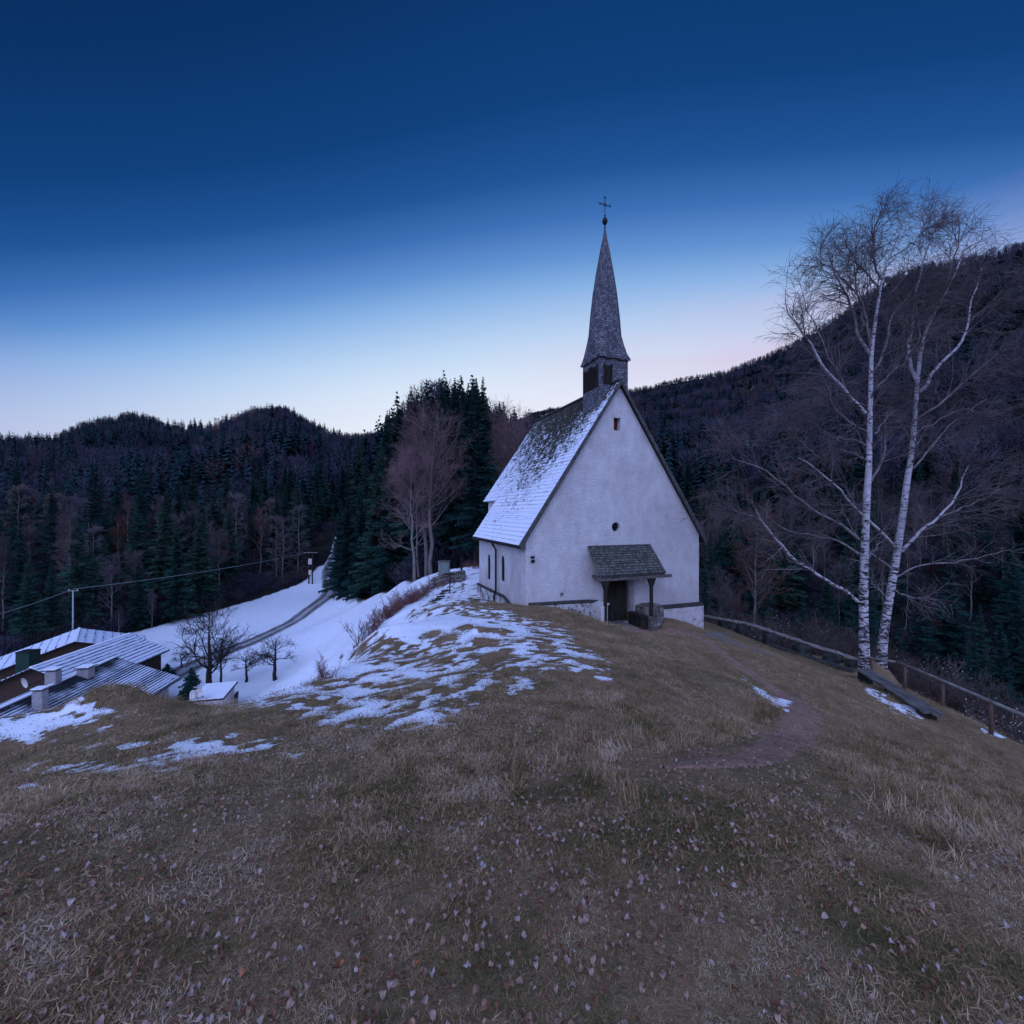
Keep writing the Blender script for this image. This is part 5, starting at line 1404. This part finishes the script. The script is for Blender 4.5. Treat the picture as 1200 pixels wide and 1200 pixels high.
# dry stone wall under it
a = at(506,30.5); b = at(543,30.0)
m = MB(); rw = random.Random(12)
for k in range(13):
    for l in range(3):
        t = (k+rw.uniform(.2,.8)+(l % 2)*.4)/13; x_ = a[0]+(b[0]-a[0])*t; y_ = a[1]+(b[1]-a[1])*t; s_ = rw.uniform(.13,.2)
        c = Vector((x_, y_+rw.uniform(-.05,.05)+l*.06, Hs(x_, y_)+.08+l*.26)); m2 = MB(); m2.lathe([(0,-s_*.8),(s_*.8,-s_*.7),(s_*1.15,0),(s_*.85,s_*.75),(0,s_*.8)], 6, phase=rw.random())
        m.add([(v[0]*1.1+c.x+rw.uniform(-.02,.02), v[1]*.9+c.y+rw.uniform(-.02,.02), v[2]+c.z+rw.uniform(-.02,.02)) for v in m2.v], m2.f)
ws_ = m.build('dry_stone_wall', M_STONE); tag(ws_, 'short dark dry stone wall at the head of the snowy steps', 'stone wall')
# steps cut in the snowy slope
stp = empty('garden_steps', at(515,24.5), 0, 'flight of small dark steps climbing the snowy slope towards the utility box', 'steps')
for k, (px, D) in enumerate(((512,22.3),(514.5,23.2),(517,24.2),(519.5,25.3),(522,26.4),(525,27.5))):
    g_ = at(px, D); m = MB(); c = lrel(stp, g_); m.box(c[0]-.24+.03*(k%2), c[0]+.22, c[1]-.05, c[1]+.06, c[2]-.2, c[2]+.07); m.build('step', M_DARKSTONE, stp)
for px, D, h_ in ((527,25.0,1.1),(541,31,1.5)):
    m = MB(); m.tube([(0,0,-.2),(.02,0,h_)], .035, 6).box(-.3,.3,-.03,.03,h_-.05,h_+.06) if px < 530 else m.tube([(0,0,-.2),(.0,0,h_)], .07, 6)
    o = m.build('wooden_marker' if px < 530 else 'wooden_post', M_DARKWOOD); o.location = at(px, D); tag(o, 'small dark wooden marker with a short crossboard on the snowy steps' if px < 530 else 'short dark post where the brown path begins', 'marker' if px < 530 else 'post')
# leafy snow-dusted bank behind the path
for k, (px, D) in enumerate(((556,37),(561,36),(551,40),(545,41))):
    put('bramble_bush', at(px, D), k, HB[k % 3], 'low reddish scrub on the snow-dusted bank behind the brown path', 'bush', 'scrub on the bank behind the path', .5)

# ------------------------------------------------------------------ the farm in the valley
def rows_mat(name, rowh, thick, ax='x', lo=.45, hi=.55, seed=0., bare=0.0):
    def fn(h):
        p = h.obj(); s = h.n('ShaderNodeSeparateXYZ'); h.set(s.inputs[0], p)
        z = s.outputs[2]
        fr = h.math('FRACT', h.math('DIVIDE', z, rowh))
        n = h.noise(h.mapping(p, (1.3, .9, 3)), 1.6, 5, .7)
        n2 = h.noise(p, .35, 4, .6)
        w = h.math('ADD', thick, h.math('MULTIPLY', h.math('SUBTRACT', n, .5), .7))
        k = h.maprange(h.math('SUBTRACT', fr, w), -.08, .08)
        if bare: k = h.math('MULTIPLY', k, h.maprange(h.math('ADD', h.math('MULTIPLY', z, -1), h.math('MULTIPLY', h.math('SUBTRACT', n2, .5), 2.2)), -bare-.35, -bare+.25))
        c = h.mix(k, (.022,.024,.030), (.62,.68,.80))
        return dict(color=c, normal=h.bump(k, .8, .03))
    return mat(name, fn)
M_WALLW = noisy('farm_wall', (.40,.36,.34), (.55,.50,.48), 3, .3)
M_WOODB = noisy('barn_boards', (.025,.016,.012), (.07,.045,.032), 6, .5, .02, (4,4,.4))
def house(name, cx, cy, gz, rot, hw, L, eh, rh, over, rmat, label, wallmat, rows=12):
    """ridge along local y; eaves at eh above gz"""
    o = empty(name, (cx, cy, gz), rot, label, 'house')
    m = MB(); m.prism([(-hw,-1.5),(hw,-1.5),(hw,eh),(0,eh+rh),(-hw,eh)], -L/2, L/2); m.build('wall', wallmat, o)
    sl = rh/hw; ex = hw+over; m = MB()
    for sg in (-1, 1):
        roof_quad(m, (0,-L/2-over,eh+rh+.15), (0,L/2+over,eh+rh+.15), (sg*ex,L/2+over,eh-sl*over+.15), (sg*ex,-L/2-over,eh-sl*over+.15), rows, .05)
    rf = m.build('roof', rmat, o, fix=False)
    m = MB()
    for sg in (-1, 1):
        m.prism([(0,eh+rh+.13),(sg*ex,eh-sl*over+.13),(sg*ex,eh-sl*over-.02),(0,eh+rh-.02)], -L/2-over+.03, L/2+over-.03)
    m.build('roof_boarding', M_DARKWOOD, o)
    m = MB(); m.beam((0,-L/2-over,eh+rh+.20),(0,L/2+over,eh+rh+.20),.3,.10); m.build('ridge_cap', M_SNOW, o)
    for y_ in np.arange(-L/2+1.5, L/2-1, 3.0):
        for sg in (-1, 1):
            w = MB().box(sg*(hw+.0)-.04, sg*(hw+.0)+.04, y_, y_+1.0, eh-1.7, eh-.6).build('window', M_DARKWOOD, o)
            MB().box(sg*(hw+.045)-.01, sg*(hw+.045)+.01, y_+.08, y_+.92, eh-1.62, eh-.68).build('pane', M_GLASS, w)
    return o, rf
M_CHIM = noisy('chimney_plaster', (.20,.19,.19), (.32,.30,.30), 4, .4)
def chimney(px, py, D, w_, h_, owner):
    m = MB(); c = Vector(P(px, py, D))
    M_ = owner.matrix_basis if False else Matrix.Translation(owner.location) @ Matrix.Rotation(owner.rotation_euler[2], 4, 'Z')
    l = M_.inverted() @ c
    m.box(l.x-w_/2, l.x+w_/2, l.y-w_*.4, l.y+w_*.4, l.z-h_-1.2, l.z)
    ch = m.build('chimney', M_CHIM, owner)
    MB().box(l.x-w_*.62, l.x+w_*.62, l.y-w_*.55, l.y+w_*.55, l.z+.10, l.z+.17).build('cap', M_STONE, ch)
    MB().box(l.x-w_*.58, l.x+w_*.58, l.y-w_*.5, l.y+w_*.5, l.z+.171, l.z+.24).build('snow', M_SNOW, ch)
    return ch
ra = math.atan2(.10, 1.0)
mA = rows_mat('ribbed_snowy_roof', .105, .42, bare=4.45)
A_ = house('farmhouse', -39.1, 37.3, -19.7, math.radians(9), 5.3, 13.0, 2.75, 2.1, .75, mA, 'nearest farmhouse with ribbed snow-striped roof and three chimneys', M_WALLW, 20)
chimney(62.5, 786, 37.6, .8, 1.1, A_[0]); chimney(100.5, 783, 40.0, .95, .8, A_[0]); chimney(47, 809, 34.3, .7, 1.0, A_[0])
mB = rows_mat('broken_snow_roof', .20, .22, seed=2)
B_ = house('farm_annex', -45.8, 47.2, -19.9, math.radians(4), 4.0, 10.5, 3.3, 1.75, .6, mB, 'farm building behind the ribbed roof with broken bands of snow', M_WOODB, 9)
mC = rows_mat('smooth_snow_roof', .30, .06, seed=3)
C_ = house('barn', -58.1, 58.6, -21.1, math.radians(42), 6.5, 7.0, 2.4, 2.2, .7, mC, 'rearmost barn with dark boarded gable under smooth snow', M_WOODB, 8)
m = MB(); m.lathe([(0,0),(.20,.03),(.38,.11),(.46,.19)], 16); dsh = m.build('satellite_dish', M_WALLW, smooth=True); dsh.location = P(32, 799, 37.5); dsh.rotation_euler = (math.radians(100), 0, math.radians(-20)); tag(dsh, 'round satellite dish at the left end of the nearest roof ridge', 'satellite dish')
MB().tube([(0,0,0),(0,-.35,-.1),(0,-.3,-1.4)], .03, 6).build('bracket', M_IRON, dsh)
m = MB(); m.box(-.75,.75,-.6,.6,-3.5,1.5); gb = m.build('green_hopper', noisy('green_paint', (.010,.028,.020), (.018,.042,.03), 3)); gb.location = P(33, 779, 49.0); tag(gb, 'dark green box-shaped hopper beside the barn roof', 'container')
MB().box(-.8,.8,-.65,.65,1.501,1.58).build('rim', M_IRON, gb)
# shed
sh = empty('garden_shed', at(250,41.5), math.radians(14), 'tiny pale shed with snowy lean-to roof below the gnarled fruit tree', 'shed')
zr_ = P(247,812,41.5)[2]-sh.location[2]
MB().box(-1.15,1.3,-1.5,1.5,-1.0,zr_-.1).build('wall', noisy('pink_wall', (.40,.33,.34), (.52,.44,.45), 3), sh)
m = MB(); m.add([(-1.35,-1.75,zr_-.06),(1.5,-1.75,zr_-.06),(1.5,1.8,zr_+.16),(-1.35,1.8,zr_+.16),(-1.35,-1.75,zr_+.04),(1.5,-1.75,zr_+.04),(1.5,1.8,zr_+.26),(-1.35,1.8,zr_+.26)], [(0,3,2,1),(4,5,6,7),(0,1,5,4),(1,2,6,5),(2,3,7,6),(3,0,4,7)])
m.build('roof', M_DARKWOOD, sh)
m = MB(); m.add([(-1.3,-1.68,zr_+.055),(1.44,-1.68,zr_+.055),(1.44,1.74,zr_+.275),(-1.3,1.74,zr_+.275),(-1.3,-1.68,zr_+.13),(1.44,-1.68,zr_+.13),(1.44,1.74,zr_+.34),(-1.3,1.74,zr_+.34)], [(0,3,2,1),(4,5,6,7),(0,1,5,4),(1,2,6,5),(2,3,7,6),(3,0,4,7)])
m.build('snow', M_SNOW, sh)
for k, px in enumerate((227.5, 234)):
    m = MB(); m.lathe([(0,0),(.16,.02),(.32,.08),(.38,.14)], 16); d2 = m.build('garden_dish', M_WALLW, smooth=True); d2.location = P(px, 813.5-k*2, 39.6); d2.rotation_euler = (math.radians(75), 0, math.radians(-15+k*20))
    MB().tube([(0,-.1,0),(0,-.4,-.5),(0,-1.4,-2.4)], .03, 6).build('stand', M_IRON, d2)
    tag(d2, ('left' if k == 0 else 'right')+' one of the two pale round dishes on the shed corner', 'satellite dish')
m = MB().box(-.45,.45,-.4,.4,-.2,.9).box(-.52,.52,-.46,.46,.901,1.0); o = m.build('beehive', M_WALLW); o.location = at(223,41.5); tag(o, 'small white box on legs in front of the garden conifer', 'hive')
MB().box(-.5,.5,-.44,.44,1.001,1.08).build('snow', M_SNOW, o)
m = MB().box(-.25,.25,-.2,.2,-.2,1.5); o = m.build('garden_oven', M_STONE); o.location = at(227.5,42.3); tag(o, 'narrow stone flue beside the small white box', 'flue')
MB().box(-.3,.3,-.25,.25,1.501,1.6).build('cap', M_SNOW, o)

# ------------------------------------------------------------------ power line
p1 = P(85.5, 692, 62); p2 = P(364, 648, 113)
pl = empty('power_pole', (p1[0], p1[1], Hs(p1[0], p1[1])), 0, 'slim pale power pole rising behind the barn roof', 'power pole')
hh_ = p1[2]-pl.location[2]
MB().tube([(0,0,-.5),(0,0,hh_)], [.11,.08], 8).build('pole', noisy('pale_pole', (.22,.24,.25), (.34,.36,.37), 3), pl, smooth=True)
MB().beam((-.7,0,hh_-.05),(.7,.1,hh_-.05),.10,.10).build('crossarm', M_OLDWOOD, pl)
for s_ in (-.6,.6): MB().lathe([(0,0),(.05,.0),(.06,.1),(.03,.2),(0,.2)], 8, (s_,.02,hh_+.001)).build('insulator', M_WALLW, pl)
tp = empty('transformer_pole', (p2[0], p2[1], Hs(p2[0], p2[1])), 0, 'power pole with transformer boxes where the road enters the wood', 'power pole')
ht_ = p2[2]-tp.location[2]
m = MB().tube([(-.45,0,-.5),(-.45,0,ht_)], [.18,.13], 8).tube([(.45,0,-.5),(.45,0,ht_)], [.18,.13], 8)
m.build('pole', M_DBARK, tp, smooth=True)
MB().beam((-1.8,0,ht_+.1),(1.8,0,ht_+.1),.14,.14).build('crossarm', M_OLDWOOD, tp)
MB().box(-.42,.42,-.45,.35,ht_-2.9,ht_-1.5).build('transformer', M_WALLW, tp)
MB().box(-.35,.35,-.4,.3,ht_-5.6,ht_-4.4).build('switch_box', M_WALLW, tp)
def wire(a, b, sag, label, r_=.022):
    a, b = np.array(a), np.array(b); pts_ = [tuple(a+(b-a)*t-np.array([0,0,sag*4*t*(1-t)])) for t in np.linspace(0, 1, 24)]
    o = MB().tube(pts_, r_, 5).build('power_line', noisy('wire'+label[:3], (.12,.15,.16), (.2,.23,.24), 2)); tag(o, label, 'cable', None)
top1 = (p1[0], p1[1], p1[2]+.2); e2 = P(270, 663.5, 96); e2 = p2
wire(top1, (p2[0], p2[1], p2[2]+.3), .6, 'long sagging overhead cable from the pale pole across the dark wood', .05)
off = P(-60, 735, 48); wire(off, top1, .3, 'overhead cable leaving the picture left of the pale pole', .04)

# ------------------------------------------------------------------ grass and fallen leaves
def ground_pts(n, rmax, r0, seed, azl=62):
    r_ = np.random.default_rng(seed); u = r_.random(n)
    # density ~ 1/(1+(r/r0)^2)
    c = np.log1p((rmax/r0)**2); rr_ = r0*np.sqrt(np.expm1(u*c)); a = np.radians(r_.uniform(-azl, azl, n))
    x = rr_*np.sin(a); y = rr_*np.cos(a); k = rr_ > .45
    x, y = x[k], y[k]
    lx = (x-c0[0])*cu[0]+(y-c0[1])*cu[1]; ly = (x-c0[0])*cv[0]+(y-c0[1])*cv[1]
    k = ~((np.abs(lx) < HW+.2) & (ly > -.2)) & ~((np.abs(lx-.3) < 1.6) & (ly > -1.4))
    k &= x < np.interp(y, [10, 12.4, 16.2, 18.5, 24, 26, 50], [14.4, 14.1, 15.0, 15.4, 11.4, 11, 9])+.5
    return x[k], y[k], r_
pathd = np.array(pp) if False else None
PL = np.array([hit(a, b, 3)[:2] for a, b in pth])
def off_path(x, y, w):
    m = np.full(len(x), 1e9)
    for i_ in range(len(PL)-1): m = np.minimum(m, seg_d(x, y, *PL[i_], *PL[i_+1]))
    return m > w
def tuft(seed, n=20, hgt=.055, spread=.06, w=.0022, lean=1.35):
    r_ = np.random.default_rng(seed); a = r_.uniform(0, 6.28, n); b = np.stack([r_.normal(size=n)*spread, r_.normal(size=n)*spread, np.full(n, -.01)], 1)
    L = hgt*r_.uniform(.5, 1.3, n); ln = r_.uniform(.2, lean, n)
    d = np.stack([np.cos(a)*np.sin(ln), np.sin(a)*np.sin(ln), np.cos(ln)], 1); s = np.stack([-np.sin(a), np.cos(a), 0*a], 1)*w
    mid = b+d*L[:,None]*.55; d2 = d.copy(); d2[:,2] -= .5; tip = mid+d2*L[:,None]*.6
    Vv = np.stack([b-s, b+s, mid+s*.8, mid-s*.8, tip+s*.15, tip-s*.15], 1).reshape(-1, 3)
    q = (np.arange(n)[:,None,None]*6+np.array([[0,1,2,3],[3,2,4,5]])[None]).reshape(-1, 4)
    return bpy.data.objects.new('grass_tuft', np_mesh('grass_tuft', Vv, q, [M_BLADE]))
x, y, r_ = ground_pts(88000, 24, 2.4, 101)
k = (snow_amount(x, y)+r_.normal(size=len(x))*.12 < .52) & off_path(x, y, .30); x, y = x[k], y[k]
rr_ = np.hypot(x, y); n = len(x); dens = fbm(x/.7, y/.7, 3, 55)
s = (r_.uniform(.5, 1.15, n)+dens*.7)*np.interp(rr_, [1, 2.5, 6, 14, 24], [.38, .48, .66, .95, 1.2]); s = np.clip(s, .2, 2)
rot = np.stack([r_.normal(size=n)*.15, r_.normal(size=n)*.15, r_.uniform(0, 6.28, n)], 1)
scatter('grass', np.stack([x, y, H(x, y)], 1), rot, np.stack([s*1.5, s*1.5, s*.8], 1), [tuft(200+i_) for i_ in range(6)], 'stuff', 'short matted brown and green winter grass on the hill', 'grass')
# taller dry grass along the banks
pts_ = []
for px, py, sx_, sy_, n in ((1140,935,50,30,500),(1060,900,40,16,300),(905,835,22,14,160),(700,880,60,30,150),(1100,812,60,14,260),(140,815,50,8,90),(960,790,60,12,160),(660,722,40,5,120),(850,870,70,12,160)):
    for _ in range(n):
        pts_.append(hit(r_.normal(px, sx_), r_.normal(py, sy_), .8, 40))
pts_ = np.array(pts_); pts_ = pts_[off_path(pts_[:,0], pts_[:,1], .3)]; n = len(pts_)
D_ = np.hypot(pts_[:,0], pts_[:,1]); s = r_.uniform(.35, .85, n)
scatter('dry_grass', pts_, np.stack([r_.normal(size=n)*.2, r_.normal(size=n)*.2, r_.uniform(0, 6.28, n)], 1), np.stack([s, s, s], 1), [tuft(300+i_, 22, .17, .05, .0028, .8) for i_ in range(4)], 'stuff', 'longer straw-coloured dry grass on the banks', 'grass')
def leaf(seed):
    r_ = np.random.default_rng(seed); n = 8; t = np.linspace(0, 1, 5)
    w = np.array([.004,.019,.023,.018,.003])*r_.uniform(.8, 1.2); L = .052
    cz_l = r_.uniform(.1,.5); cup = r_.uniform(.002,.022)
    Vv = []
    for i_ in range(5):
        z = .022*math.sin(t[i_]*3.1+cz_l)*cz_l*2+r_.normal()*.0025
        Vv += [(t[i_]*L-L/2, -w[i_], z+cup*(w[i_]/.02)+r_.normal()*.004), (t[i_]*L-L/2, 0, z), (t[i_]*L-L/2, w[i_], z+cup*(w[i_]/.02)+r_.normal()*.004)]
    q = []
    for i_ in range(4):
        for j_ in range(2): q.append((i_*3+j_, i_*3+j_+1, (i_+1)*3+j_+1, (i_+1)*3+j_))
    me_ = np_mesh('fallen_leaf', np.array(Vv), np.array(q), [M_LEAF]); return bpy.data.objects.new('fallen_leaf', me_)
x, y, r_ = ground_pts(34000, 19, 3.8, 103)
cl = fbm(x/.6, y/.6, 3, 77); k = (cl*1.6+r_.random(len(x))*.9 > .30) & (r_.random(len(x)) < np.interp(y, [0, 2, 9, 15], [1, 1, .8, .4])) ; x, y = x[k], y[k]; n = len(x)
s = r_.uniform(.20, .50, n)
scatter('fallen_leaves', np.stack([x, y, H(x, y)+.012+.010*r_.random(n)], 1), np.stack([r_.normal(size=n)*.16, r_.normal(size=n)*.16, r_.uniform(0, 6.28, n)], 1), np.stack([s, s, s], 1), [leaf(i_) for i_ in range(7)], 'stuff', 'scattered brown and pale fallen leaves lying in the grass', 'leaves')
